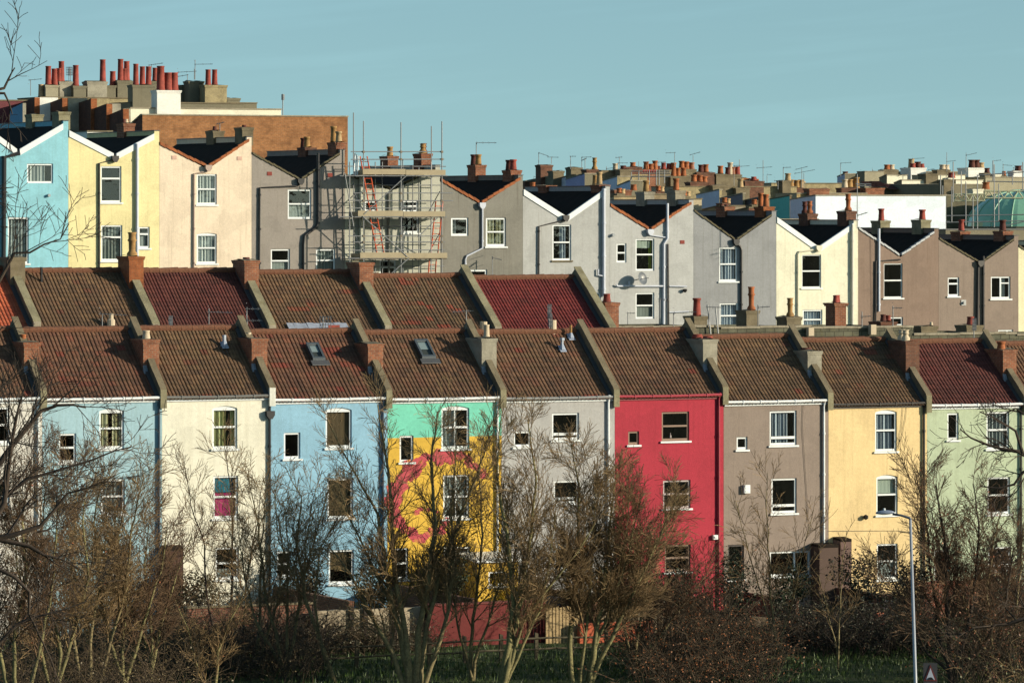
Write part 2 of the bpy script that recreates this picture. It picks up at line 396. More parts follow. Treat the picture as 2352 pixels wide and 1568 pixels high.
def stack(house, a, b, w, d, z0, z1, mat, cap=STONED, pots=(), over=.05, capmat=None):
    """a chimney stack centred on a, b with oversailing courses; pots are (da, db, height, radius, colour, style)"""
    s = MB(); s.box(a-w/2, a+w/2, b-d/2, b+d/2, z0, z1-.16)
    s.box(a-w/2-over*.6, a+w/2+over*.6, b-d/2-over*.6, b+d/2+over*.6, z1-.16, z1-.09)
    s.box(a-w/2-over, a+w/2+over, b-d/2-over, b+d/2+over, z1-.09, z1-.02)
    n = 5; x0, x1, y0, y1 = a-w/2, a+w/2, b-d/2, b+d/2   # mortar flaunching with an uneven top
    hs = [[z1+R.uniform(-.01, .05) for _ in range(3)] for _ in range(3)]
    for i in range(2):
        for j in range(2):
            P = lambda u, v: (x0+(x1-x0)*u/2, y0+(y1-y0)*v/2, hs[u][v] if u == 1 or v == 1 else z1-.02)
            s.q(P(i, j), P(i+1, j), P(i+1, j+1), P(i, j+1), mat=1)
    o = s.build('chimney', [mat, cap], house)
    for q in pots: pot(o, a+q[0], b+q[1], z1, q[2], q[3] if len(q) > 3 else .13, q[4] if len(q) > 4 else 't', q[5] if len(q) > 5 else 0)
    return o
def pantile_roof(a0, a1, b0, z0, b1, z1, mat, ncol, nrow, amp=.021, step=.02, sag=.05):
    m = MB(); S = 6; th = math.atan2(z1-z0, b1-b0); L = math.hypot(b1-b0, z1-z0); ct, st = math.cos(th), math.sin(th)
    na = ncol*S; rows = []; base = 0
    rr = random.Random(int(a0*100)+5)
    jit = [rr.uniform(-.008, .008) for _ in range(ncol+1)]
    for r in range(nrow):
        for e in (0, 1):
            row = []
            for i in range(na+1):
                u = i/S; cidx = int(min(u, ncol-1)); ph = u-int(u)
                h = amp*(math.sin(2*math.pi*ph)*.75 + .35*math.sin(4*math.pi*ph+.9)) + (step if e == 0 else 0) + jit[cidx]*(1 if e == 0 else .3)
                sdist = L*(r+e)/nrow - (.03 if e == 0 else 0)
                aa = a0+(a1-a0)*i/na
                dip = -sag*math.sin(math.pi*i/na)*math.sin(math.pi*min(1, max(0, sdist/L)))
                hh = h+dip
                row.append((tuple(W(aa, b0+sdist*ct-hh*st, z0+sdist*st+hh*ct)), (u, r+e*.98)))
            rows.append(row)
    for row in rows: m.v += [p for p, _ in row]
    n = na+1
    for k in range(len(rows)-1):
        for i in range(na):
            m.f.append((k*n+i, k*n+i+1, (k+1)*n+i+1, (k+1)*n+i)); m.m.append(0)
            r = k//2
            if k % 2 == 0: va, vb = r+.02, r+.98
            else: va, vb = r+.97, r+.99
            col_ = i//S; ua, ub = (col_+(i % S)/S+.005)*.5, (col_+(i % S+1)/S-.005)*.5
            m.uv += [(ua, va), (ub, va), (ub, vb), (ua, vb)]
    return m
def ridge_tiles(house, a0, a1, b, z, mat, r=.12):
    m = MB(); n = max(2, int((a1-a0)/.42)); x = a0
    for i in range(n):
        x1 = a0+(a1-a0)*(i+1)/n; dz = R.uniform(-.012, .012)
        m.tubeL([(x, b, z+dz), (x1-.015, b, z+dz+.012)], [r, r*1.06], 8); x = x1
    return m.build('ridge_tiles', mat, house)
def gutter(house, a0, a1, b, z, mat, fascia=WHITE):
    g = MB(); g.box(a0, a1, b-.06, b-.002, z-.19, z-.012); g.build('fascia', fascia, house)
    g = MB(); n = 14; jit = [0]*(n+1)
    for i in range(1, n): jit[i] = -.02*math.sin(math.pi*i/n)+R.uniform(-.004, .004)
    g.tubeL([(a0+(a1-a0)*i/n, b-.12, z-.03+jit[i]) for i in range(n+1)], .055, 8)
    for i in range(1, 6): a = a0+(a1-a0)*i/6; g.box(a-.015, a+.015, b-.185, b-.06, z-.1, z+.03)
    g.build('gutter', mat, house)
def downpipe(house, pts, mat, r=.045, hopper=None):
    p = MB(); p.tubeL(pts, r, 8)
    for (x, y, z), (x2, y2, z2) in zip(pts[:-1], pts[1:]):
        if abs(x-x2) < .05 and abs(z-z2) > 1:
            n = int(abs(z-z2)/1.6)
            for i in range(n+1):
                zz = min(z, z2)+.3+i*1.6
                if zz < max(z, z2): p.tubeL([(x, y, zz), (x, y, zz+.09)], r*1.35, 8)
    if hopper:
        a, b, z = hopper; p.ext_az([(a-.16, z+.16), (a-.16, z), (a-.06, z-.14), (a+.06, z-.14), (a+.16, z), (a+.16, z+.16)], b-.2, b-.02)
    return p.build('downpipe', mat, house)
def aerial(house, D, x, y0, y1, bx0, bx1, by0=None, by1=None, kind='yagi', mat=METAL, nel=8):
    """a television aerial: mast in column x from y0 (top) down to y1"""
    m = MB(); r = .018
    m.tube([PW(x, y1, D), PW(x, y0, D)], r*1.2, 5)
    if by0 is None: by0 = y0+2
    if by1 is None: by1 = by0
    p, q = PW(bx0, by0, D), PW(bx1, by1, D-.5)
    if kind == 'yagi':
        m.tube([p, q], r, 4)
        for i in range(nel):
            t = (i+.3)/nel; c = p.lerp(q, t); h = .16*(1-.4*t)
            m.tube([c-Vector((.06, .5*h, 0)), c+Vector((.06, .5*h, 0))], r*.55, 3)
            if i % 3 == 0: m.tube([c-Vector((0, 0, h*.45)), c+Vector((0, 0, h*.45))], r*.5, 3)
        for sg in (-1, 1): m.tube([p-Vector((0, .25, .22*sg)), p+Vector((0, .25, -.22*sg))], r*.7, 3)
    else:
        for k in range(5):
            t = k/4; c = p.lerp(q, t)
            m.tube([c-Vector((0, 0, .26)), c+Vector((0, 0, .26))], r, 4)
        for k in range(4):
            dz = -.22+.15*k; m.tube([p+Vector((0, 0, dz)), q+Vector((0, 0, dz))], r*.8, 4)
    return m.build('tv_aerial', mat, house)
# ================================================================ the ground
def interp(x, T):
    if x <= T[0][0]: return T[0][1]
    for (x0, y0), (x1, y1) in zip(T[:-1], T[1:]):
        if x <= x1: return y0+(y1-y0)*(x-x0)/(x1-x0)
    return T[-1][1]
def ground(a, b):
    base = interp(b, [(-165, -1.8), (-158, -2.0), (-70, -14.6), (-45, -15.5), (6, -15.5), (13, -11.0), (22, -10.6), (41, -8.2), (54, -7.5), (75, -6.0), (120, -6.), (260, -8), (4000, -60)])
    k = interp(b, [(20, 0), (41, 1), (120, 1), (200, 0)])
    return base - k*.11*max(-30, min(40, a))
TERR = MB()
As = [-3000, -800, -300, -160, -110]+[-90+4*i for i in range(48)]+[120, 180, 300, 800, 3000]
Bs = [-400, -220, -165, -158]+[-150+8*i for i in range(11)]+[-64+2*i for i in range(32)]+[2, 6, 9, 13, 18, 22, 30, 36, 41, 48, 54, 64, 75, 95, 120, 160, 260, 500, 1200, 4000]
rt = random.Random(3)
gz = {}
for i, a in enumerate(As):
    for j, b in enumerate(Bs): gz[i, j] = ground(a, b)+(rt.uniform(-.1, .1) if -60 < b < -14 else 0)
for i in range(len(As)-1):
    for j in range(len(Bs)-1):
        TERR.face([W(As[i], Bs[j], gz[i, j]), W(As[i+1], Bs[j], gz[i+1, j]), W(As[i+1], Bs[j+1], gz[i+1, j+1]), W(As[i], Bs[j+1], gz[i, j+1])])
m, nt, bs = newmat('grass_ground'); tc = nd(nt, 'ShaderNodeTexCoord').outputs['Object']
f = mapr(nt, noise(nt, tc, .22, 6, .65), .35, .65, 0, 1)
x = mix(nt, f, lin((48, 68, 16)), lin((72, 86, 24)))
f2 = mapr(nt, noise(nt, tc, .9, 6, .75), .5, .72, 0, .8); x = mix(nt, f2, x, lin((60, 48, 30)))
f3 = mapr(nt, noise(nt, tc, 7, 4, .8), .3, .7, .55, 1.35); x = mix(nt, 1., x, f3, 'MULTIPLY')
nt.links.new(x, bs.inputs['Base Color']); bs.inputs['Roughness'].default_value = 1
bump(nt, bs, noise(nt, tc, 5, 5, .8), .12, 1.)
solo(TERR, 'ground', m, None, None, kind='structure', smooth=True)

# ================================================================ front terrace: gable-to-gable houses with pantiled roofs
bA, DA_R, TH = 0.0, 3.0, rad(38.5)
BROWN = ((108, 76, 52), (120, 84, 56), (128, 90, 60), (94, 66, 46), (124, 80, 54))
OLIVE = ((106, 78, 52), (120, 88, 58), (96, 70, 48), (130, 96, 62), (116, 78, 52))
MAROON = ((104, 50, 40), (92, 44, 36), (112, 56, 44), (84, 42, 34))
REDB = ((122, 80, 54), (108, 72, 50), (130, 86, 58), (98, 66, 47), (130, 76, 52))
def front_house(x0, x1, ye, rgb, label, wins, gut=WHITE, pipe=None, tile=None, ncol=30, chim=None, ridge=RIDGE, wall=None, cuts=(), matf=None, mats=None, fascia=WHITE, stub=STONE, smat=STONED, name='terraced_house', yr=None):
    a0, ze = AZ(x0, ye, bA); a1 = A_(x1, bA); am = (a0+a1)/2; ze = Zab(ye, am, bA); g = -15.5
    a0 += .004; a1 -= .004
    h = thing(name, W(am, bA, g), label, 'house', 'painted houses of the front terrace')
    holes = []
    for w in wins:
        p0, q0 = AZ(w[0], w[3], bA); p1 = A_(w[2], bA); z1 = Zab(w[1], (p0+p1)/2, bA); z0 = Zab(w[3], (p0+p1)/2, bA)
        holes.append((p0, p1, z0, z1, .09 if w[4].get('arch') else 0))
    zr = ze+DA_R*math.tan(TH)
    wm = mats or [wall or stucco(rgb)]
    mb = MB(); wall_front(mb, a0, a1, bA, g-.5, ze-.05, holes, matf=matf and (lambda a, z: matf(a, z, am)), cuts=[Zab(c, am, bA) for c in cuts])
    b2 = 2*DA_R
    for aa, fl in ((a0, 0), (a1, 1)):
        P = [(aa, bA, g-.5), (aa, bA, ze-.05), (aa, DA_R, zr-.08), (aa, b2, ze-.05), (aa, b2, g-.5)]
        mb.q(*(P if fl == 0 else P[::-1]))
    mb.q((a1, b2, g), (a0, b2, g), (a0, b2, ze-.05), (a1, b2, ze-.05))
    mb.build('wall', wm, h)
    for w, ho in zip(wins, holes):
        k = dict(w[4]); ar = .09 if k.pop('arch', False) else 0; kd = k.pop('kd', None)
        window(h, *ho[:4], bA, arch=ar, **k)
    tm = tile or tiles(BROWN)
    nrow = 14
    rf = pantile_roof(a0+.02, a1-.02, bA-.14, ze-.1, DA_R, zr-.02, tm, ncol, nrow).build('roof', tm, h)
    bk = MB(); bk.q((a0, DA_R, zr-.02), (a1, DA_R, zr-.02), (a1, b2+.15, ze-.1), (a0, b2+.15, ze-.1)); bk.build('rear_roof', tm, h)
    ridge_tiles(h, a0+.1, a1-.2, DA_R, zr+.01, ridge)
    gutter(h, a0+.02, a1-.02, bA, ze, gut, fascia)
    # party wall parapet on the right, with coping stones
    def zs(b): return ze+(b-bA)*math.tan(TH)
    p = MB(); w2 = .1
    e = .38
    p.ext_bz([(-.1, ze-.22), (-.1, zs(-.1)+e-.02), (DA_R, zr+e), (DA_R+.7, zr+e-.5), (DA_R+.7, zr-.7), (.2, ze-.3)], a1-w2, a1+w2)
    n = 9; L0, L1 = -.16, DA_R+.06
    for i in range(n):
        u0, u1 = L0+(L1-L0)*i/n, L0+(L1-L0)*(i+1)/n-.012; dz = R.uniform(0, .02)
        p.ext_bz([(u0, zs(u0)+e+dz-.02), (u0, zs(u0)+e+dz+.05), (u1, zs(u1)+e+dz+.05), (u1, zs(u1)+e+dz-.02)], a1-w2-.025, a1+w2+.025, mat=1)
    p.box(a1-w2-.02, a1+w2+.02, -.2, -.102, ze-.42, zs(-.1)+e-.04, mat=2)
    p.build('party_parapet', [STONED, smat, stub], h)
    l = MB(); l.ext_bz([(-.05, zs(-.05)+.02), (-.05, zs(-.05)+.07), (DA_R, zr+.07), (DA_R, zr+.02)], a1-w2-.16, a1-w2-.003); l.build('lead_flashing', GREYLEAD, h)
    if chim:
        yt, mt, pots = chim[:3]; bf, bb = 1.15, 2.55
        zt = Zab(yt, a1, bf)
        st = stack(h, a1+.02, (bf+bb)/2, .62, bb-bf, ze-.1, zt, mt, pots=pots, over=.04)
        sf = MB(); sf.ext_bz([(bf-.16, zs(bf-.16)+.03), (bf-.003, zs(bf)+.2), (bf-.003, zs(bf)-.05), (bf-.16, zs(bf-.16)-.1)], a1-.31, a1-.153); sf.build('lead_flashing', plain((160, 162, 160), .5, var=.4, name='new_lead'), st)
    if pipe:
        px, mt, y0, y1 = pipe[:4]; ap = A_(px, -.09); zt = Zab(y0, ap, 0)
        downpipe(h, [(ap+.02, -.13, zt+.12), (ap, -.07, zt-.15), (ap, -.07, g)], mt, .045, hopper=(ap, -.0, zt-.45) if len(pipe) > 4 else None)
    return h, a0, a1, ze, zr
def wn(x0, y0, x1, y1, **k): return (x0, y0, x1, y1, k)
N_ = [('net', NET)]
def roof_pt(px, py, ze):                       # where a sight line meets the front roof slope: a, b, z
    b = 1.0
    for _ in range(20):
        a = A_(px, b); z = Zab(py, a, b); b = (z-ze)/math.tan(TH)*.5+b*.5
    return a, b, z
def vent_pipe(h, px, py, ze, ht, mat, r=.06, flash=True, cowl=False):
    a, b, z = roof_pt(px, py, ze); m = MB(); m.tubeL([(a, b, z-.1), (a, b, z+ht)], r, 8)
    if cowl: m.tubeL([(a, b, z+ht), (a, b, z+ht+.1)], r*1.7, 8)
    o = m.build('roof_vent', mat, h)
    if flash:
        f = MB(); t = math.tan(TH); f.ext_bz([(b-.16, z-.16*t+.05), (b-.16, z-.16*t+.07), (b+.12, z+.12*t+.07), (b+.12, z+.12*t+.05)], a-.13, a+.13); f.tubeL([(a, b, z), (a, b, z+.2)], [.15, r*1.1], 8); f.build('lead_flashing', plain((170, 175, 180), .5, name='bright_lead'), o)
def skylight(h, x0, x1, y0, y1, ze):
    a0, b0, z0 = roof_pt(x0+22, y1, ze); a1 = roof_pt(x1, y1, ze)[0]; b1 = roof_pt((x0+x1)/2-14, y0, ze)[1]; t = math.tan(TH)
    m = MB(); zz = lambda b: ze+b*t
    def sl(p, q, u, v, lo, hi, mat=0): m.ext_bz([(u, zz(u)+lo), (u, zz(u)+hi), (v, zz(v)+hi), (v, zz(v)+lo)], p, q, mat)
    sl(a0, a0+.08, b0, b1, .0, .17); sl(a1-.08, a1, b0, b1, .0, .17); sl(a0+.081, a1-.081, b0, b0+.07, .0, .165); sl(a0+.081, a1-.081, b1-.07, b1, .0, .165)
    sl(a0+.08, a1-.08, b0+.07, b1-.07, -.02, .04, 1)
    o = m.build('skylight', [plain((78, 84, 84), .4, name='grey_frame'), plain((70, 70, 60), .9, name='dark_blind')], h)
    g = MB(); e = .12; g.q((a0+.08, b0+.07, zz(b0+.07)+e), (a1-.08, b0+.07, zz(b0+.07)+e), (a1-.08, b1-.07, zz(b1-.07)+e), (a0+.08, b1-.07, zz(b1-.07)+e)); g.build('pane', glassm(), o)
    bl = MB(); bm = b0+(b1-b0)*.5; e = .09; bl.q((a0+.09, bm, zz(bm)+e), (a1-.09, bm, zz(bm)+e), (a1-.09, b1-.08, zz(b1-.08)+e), (a0+.09, b1-.08, zz(b1-.08)+e)); bl.build('blind', plain((165, 172, 165), .9, name='blind_cloth'), o)
    f = MB(); f.ext_bz([(b0-.2, zz(b0-.2)+.05), (b0-.2, zz(b0-.2)+.08), (b0-.003, zz(b0)+.08), (b0-.003, zz(b0)+.05)], a0-.1, a1+.12); f.build('lead_flashing', GREYLEAD, o)

LBLUE = (176, 205, 201); CREAM = (253, 241, 205); BLUE = (157, 197, 206); LGREY = (192, 184, 168); RED = (190, 52, 64); TAUPE = (158, 137, 116); PEACH = (253, 216, 148); LGREEN = (199, 206, 162)
t_pb = lambda s, pal=BROWN, amt=.12, moss=.35: tiles(pal, seed=s, amt=amt, mossamt=moss)
front_house(-190, 97, 915, (238, 226, 200), 'off-white rendered house at the left edge, mostly behind bare branches', [wn(-30, 935, 22, 1018, style='sash'), wn(-30, 1100, 22, 1180, style='sash')], pipe=(88, WHITE, 918, 1400), tile=t_pb(1), chim=(785, BRICK, [(0, .3, .25, .12, 't', 2)]))
A1 = front_house(97, 372, 913, LBLUE, 'pale duck-egg blue house behind the densest bare trees, left of the cream house', [wn(228, 938, 285, 1030, style='sash', arch=True, cur=[('drape', CREAMC, .42)]), wn(135, 995, 175, 1062, style='sash'), wn(232, 1100, 287, 1180, style='sash', cur=[('net', NETD)]), wn(232, 1268, 290, 1375, style='cross', cur=[('low', NET, .5)])], pipe=(366, plain((70, 82, 90), .5, name='slate_blue_paint'), 915, 1400), tile=t_pb(2, REDB), chim=(778, BRICK, [(-.05, -.3, .3, .15, 'c', 2), (.1, .2, .12, .16, 'd', 2)]))
A2 = front_house(372, 622, 908, CREAM, 'cream house with olive curtains at the top and a magenta curtain below', [wn(488, 932, 545, 1030, style='sash', arch=True, cur=[('mid', GREENC, 0, .62), ('right', GREENC, .18)]), wn(490, 1092, 547, 1190, style='sash', cur=[('low', MAG, .6), ('blind', TEALC, .38)]), wn(495, 1256, 549, 1330, style='sash', cur=[('low', NETD, .3)])], gut=plain((120, 116, 104), .5, name='grey_gutter'), pipe=(620, BLACKP, 925, 1400, 1), tile=t_pb(3, OLIVE, .08), chim=(776, BRICK, [(0, .4, .18, .11, 'c', 2)]), stub=stucco((240, 232, 205)))
b_ = MB()
A3 = front_house(622, 890, 914, BLUE, 'sky blue house with big single-pane white windows and a small roof light', [wn(652, 993, 690, 1053, style='single'), wn(748, 936, 808, 1028, style='single', arch=True, cur=[('blind', BROWNREFL, 1)]), wn(752, 1098, 811, 1190, style='single', cur=[('blind', BROWNREFL, 1)]), wn(755, 1262, 813, 1340, style='single', cur=[('blind', BROWNREFL, .6)]), wn(636, 1265, 668, 1325, style='sash')], pipe=(880, plain((58, 74, 88), .5, name='dark_blue_paint'), 918, 1400), tile=t_pb(4, REDB, .22), chim=(788, BRICK, []))  # brown sheets imitate the sunlit hillside mirrored in the glass
YEL = stucco((238, 186, 66), dirt=.1, streak=.05); TURQ = stucco((130, 218, 178), dirt=.12, streak=.08)
A4 = front_house(890, 1152, 913, (230, 170, 50), 'mural house painted turquoise above and yellow below with a curling pink band', [wn(918, 1000, 950, 1061, style='single'), wn(1014, 932, 1078, 1030, style='cross', arch=True, cur=[('mid', NET, .0, .62)]), wn(1018, 1090, 1078, 1190, style='cross', cur=[('tied', NET)]), wn(1020, 1255, 1080, 1320, style='cross'), wn(902, 1258, 938, 1330, style='sash')], pipe=(1143, WHITE, 916, 1400), tile=t_pb(5, BROWN, .1, .5), chim=(776, CONC, [(.05, -.35, .5, .12, 'c', 2)]), mats=[YEL, TURQ], cuts=(1003,), matf=lambda a, z, am: 1 if z > Zab(1003, am, 0) else 0)
A5 = front_house(1152, 1412, 911, LGREY, 'pale grey house with white-framed windows between the mural house and the red house', [wn(1180, 990, 1220, 1026, style='single'), wn(1268, 948, 1330, 1010, style='low'), wn(1272, 1103, 1330, 1156, style='low'), wn(1274, 1256, 1328, 1308, style='single')], gut=plain((150, 146, 134), .5, name='old_gutter'), pipe=(1398, WHITE, 914, 1400), tile=t_pb(6, BROWN, .1, .45))
FRB = plain((150, 118, 92), .6, name='faded_wood')
A6 = front_house(1412, 1662, 906, RED, 'crimson red house with faded wooden window frames', [wn(1443, 990, 1468, 1021, style='single', fr=FRB), wn(1520, 945, 1583, 1012, style='sash', fr=FRB), wn(1523, 1102, 1586, 1167, style='sash', fr=plain((200, 180, 165), .6, name='worn_paint')), wn(1527, 1250, 1586, 1312, style='sash', fr=FRB)], gut=plain((178, 50, 62), .5, name='red_paint'), fascia=plain((150, 60, 60), .6, name='dull_red_paint'), pipe=(1652, plain((178, 50, 62), .5, name='red_paint'), 908, 1400), tile=t_pb(7, BROWN, .04, .3), chim=(778, CONC, [(-.1, .2, .16, .2, 'r', 2), (.1, -.3, .1, .18, 'r', 2)]))
A7 = front_house(1662, 1903, 919, TAUPE, 'taupe house with white casement windows between the red and peach houses', [wn(1692, 1003, 1717, 1032, style='single'), wn(1768, 943, 1830, 1022, style='low', cur=[('mid', BLUEW, 0, .75)]), wn(1772, 1098, 1830, 1178, style='low'), wn(1768, 1265, 1861, 1322, style='side'), wn(1672, 1250, 1709, 1330, style='single', fr=plain((70, 60, 55), .6, name='brown_door_paint'))], pipe=(1893, WHITE, 924, 1400), tile=t_pb(8, OLIVE, .05, .3), ncol=30, chim=(805, CONC, [(0, 0, .08, .2, 'd', 2)]))
A8 = front_house(1903, 2129, 925, PEACH, 'peach house with pleated grey curtains behind the street lamp', [wn(2010, 941, 2060, 1036, style='sash', arch=True, cur=[('mid', BLUEW, 0, .95)]), wn(2013, 1090, 2062, 1182, style='sash', arch=True, cur=[('blind', BLINDC, .46)]), wn(2014, 1248, 2062, 1330, style='sash', cur=[('low', NETD, .45)])], gut=plain((60, 52, 44), .5, name='dark_gutter'), fascia=plain((90, 78, 62), .6, name='brown_fascia'), pipe=(2123, BLACKP, 928, 1400), tile=t_pb(9, OLIVE, .14, .25), ncol=30, chim=(782, BRICKD, [(-.12, -.35, .42, .13, 'c', 1), (.1, .35, .42, .13, 'c', 1)]))
A9 = front_house(2129, 2353, 927, LGREEN, 'sage green house under a dark maroon roof at the right edge', [wn(2176, 948, 2202, 1010, style='single'), wn(2266, 945, 2318, 1030, style='sash', cur=[('net', NETD)]), wn(2268, 1095, 2320, 1180, style='sash'), wn(2270, 1255, 2322, 1310, style='low'), wn(2146, 1262, 2180, 1340, style='single')], pipe=(2346, BLACKP, 930, 1400), tile=tiles(MAROON, patch=(110, 45, 38), seed=10, mossamt=.12, moss=(95, 70, 50)), ncol=30, chim=(802, BRICK, [(-.1, -.2, .3, .16, 't', 0)]))
front_house(2353, 2590, 930, (236, 220, 165), 'pale yellow house cut off by the right edge', [wn(2400, 950, 2450, 1030, style='sash')], tile=t_pb(12, BROWN))
def roof_z(t): return t[3]
vent_pipe(A2[0], 515, 795, A2[3], .42, plain((190, 192, 190), .5, name='pale_pipe'), .07)
vent_pipe(A5[0], 1291, 803, A5[3], .36, plain((190, 192, 190), .5, name='pale_pipe'), .055, cowl=True)
vent_pipe(A5[0], 1311, 776, A5[3], .5, YPOT, .05)
skylight(A3[0], 697, 748, 796, 832, A3[3]); skylight(A4[0], 948, 1002, 788, 828, A4[3])
for hh, px, h_ in ((A5[0], 1112, .42), (A5[0], 1271, .45)):
    a = A_(px, 3.0); m = MB(); z = A5[4]; m.lathe(a, 3.05, [(.15, z-.1), (.14, z+h_), (.1, z+h_), (.1, z)], 10); m.build('roof_vent', CREAMP, hh)
# things fixed to the front terrace walls
m = MB(); a, z = AZ(1715, 1132, -.1); m.box(a-.12, a+.13, -.16, -.003, z, z+.32); m.box(a-.08, a+.09, -.175, -.161, z+.05, z+.11); m.box(a-.08, a+.09, -.175, -.161, z+.17, z+.24); m.build('extractor_cover', WHITE, A7[0])
m = MB(); a, z = AZ(1643, 1238, -.1); m.box(a-.09, a+.1, -.14, -.003, z, z+.17); m.box(a-.05, a+.06, -.17, -.141, z+.05, z+.12); m.build('alarm_box', WHITE, A6[0])
m = MB(); a, z = AZ(1988, 1187, -.1); m.lathe(a, -.12, [(.02, z-.1), (.1, z-.05), (.1, z+.05), (.02, z+.1)], 8); m.build('wall_lamp', DARKROOM, A8[0])
m = MB(); a, z = AZ(1540, 1001, .05); m.lathe(a, .05, [(.035, z-.07), (.03, z+.02), (.01, z+.05), (.012, z+.1), (.004, z+.13)], 8); solo(m, 'bottle', plain((210, 190, 170), .4, name='pale_glass'), 'small pale bottle standing on the top sill of the red house', 'bottle')
# the painted curl: thin coats of paint on the wall, ragged edge
m = MB(); path = [(1104, 1092), (1090, 1074), (1077, 1061), (1055, 1051), (1034, 1047), (1015, 1046), (999, 1049), (985, 1053), (972, 1060), (958, 1068), (946, 1079), (933, 1091), (922, 1104), (913, 1118), (907, 1133), (903, 1149), (903, 1165), (906, 1180), (913, 1194), (922, 1206), (935, 1218), (950, 1229), (964, 1233), (978, 1232), (992, 1227), (1003, 1221), (1013, 1212), (1020, 1203), (1023, 1194)]
rp = random.Random(5); up_, lo_ = [], []
for i, (x, y) in enumerate(path):
    x2, y2 = path[min(i+1, len(path)-1)]; x1, y1 = path[max(i-1, 0)]; dx, dy = x2-x1, y2-y1; l = math.hypot(dx, dy); nx, ny = -dy/l, dx/l
    w = 5+9*math.sin(math.pi*i/(len(path)-1))
    w1 = w*rp.uniform(.55, 1.35); w2 = w*rp.uniform(.4, 1.25)
    up_.append((x+nx*w1, y+ny*w1)); lo_.append((x-nx*w2, y-ny*w2))
def pz(x, y, b): a, z = AZ(x, y, b); return (a, b, z)
def blotch(x, y, r, k, lift):
    n = 11; ph = rp.uniform(0, 6); pts = []
    for t in range(n):
        q = 2*math.pi*t/n; rr = r*(1+.28*math.sin(2*q+ph)+rp.uniform(-.25, .3)); pts.append(pz(x+rr*math.cos(q)*k, y-rr*math.sin(q), -lift))
    m.face([W(*p) for p in pts])
for i, (x, y) in enumerate(path):
    r = 7+11*math.sin(math.pi*min(1, (i+2)/(len(path)+2)))
    blotch(x+rp.uniform(-5, 5), y+rp.uniform(-5, 5), r*rp.uniform(.7, 1.2), 1., .004+.0006*(i % 4))
    if i % 3 == 0: blotch(x+rp.uniform(-14, 14), y+rp.uniform(-14, 14), r*.4, 1., .0065+.0003*i/10)
for x, y, r in ((957, 1176, 9), (966, 1168, 8), (1000, 1175, 7), (985, 1171, 8)):
    pts = [pz(x+r*rp.uniform(.6, 1.5)*math.cos(t*.9), y-r*rp.uniform(.4, .9)*math.sin(t*.9), -.0055) for t in range(7)]
    m.face([W(*p) for p in pts])
pm, nt, bs = newmat('faded_pink_paint'); uv = uvn(nt)
fm = mapr(nt, noise(nt, uv, 2.6, 6, .7), .53, .66, 0, .85); xx = mix(nt, fm, lin((204, 82, 84)), lin((226, 160, 62))); fm2 = mapr(nt, noise(nt, uv, 7, 4, .7), .3, .7, .85, 1.1)
nt.links.new(mix(nt, 1., xx, fm2, 'MULTIPLY'), bs.inputs['Base Color']); bs.inputs['Roughness'].default_value = .9
m.build('painted_mural', pm, A4[0])
# cables on walls
def cable(h, pts, b=-.03, mat=BLACKP, r=.008):
    m = MB(); m.tubeL([pz(x, y, b) for x, y in pts], r, 4); m.build('cable', mat, h)
cable(A8[0], [(2083, 930), (2080, 960), (2072, 1000), (2062, 1030), (2063, 1100), (2065, 1150)]); cable(A8[0], [(2075, 930), (2070, 985), (2056, 1034)]); cable(A8[0], [(1903, 1219), (2060, 1218), (2120, 1224)])
cable(A7[0], [(1845, 925), (1843, 980), (1848, 1060), (1853, 1130), (1856, 1200)])
# rear extensions of the front terrace
def extension(h, x0, x1, yt, yb, dep, wallm, roofm, label=None, slope=.25, win=None, winkw=None):
    b = -dep; a0, a1 = A_(x0, b), A_(x1, b); zt = Zab(yt, a0, b); g = -15.5
    mb = MB(); holes = []
    if win: p0, p1 = A_(win[0], b), A_(win[2], b); holes = [(p0, p1, Zab(win[3], p0, b), Zab(win[1], p0, b), 0)]
    wall_front(mb, a0, a1, b, g, zt, holes)
    mb.ext_bz([(b, g), (b, zt), (-.003, zt+slope*dep), (-.003, g)], a0, a0+.02) ; mb.ext_bz([(b, g), (b, zt), (-.003, zt+slope*dep), (-.003, g)], a1-.02, a1)
    o = mb.build('rear_extension', wallm, h)
    rf = MB(); rf.ext_bz([(b-(.12 if dep > 1 else .02), zt-.03), (b-(.12 if dep > 1 else .02), zt+.07), (-.004, zt+slope*dep+.1), (-.004, zt+slope*dep)], a0-(.08 if dep > 1 else -.004), a1+(.08 if dep > 1 else -.004)); rf.build('extension_roof', roofm, o)
    for ho in holes: window(o, *ho[:4], b, **(winkw or {}))
    return o
extension(A4[0], 1097, 1190, 1290, 1385, 2.0, YEL, WHITE, win=(1122, 1312, 1166, 1345), winkw=dict(style='single'), slope=.06)
extension(A2[0], 380, 421, 1262, 1330, .4, brick((104, 66, 48), (84, 54, 42), (90, 76, 62)), slate(), slope=.1)
extension(A7[0], 1882, 1926, 1256, 1340, .7, plain((88, 64, 50), .8, name='dark_boards'), slate(), slope=.02)
extension(A8[0], 1930, 1956, 1242, 1340, .6, stucco((122, 94, 80)), slate(), slope=.05)
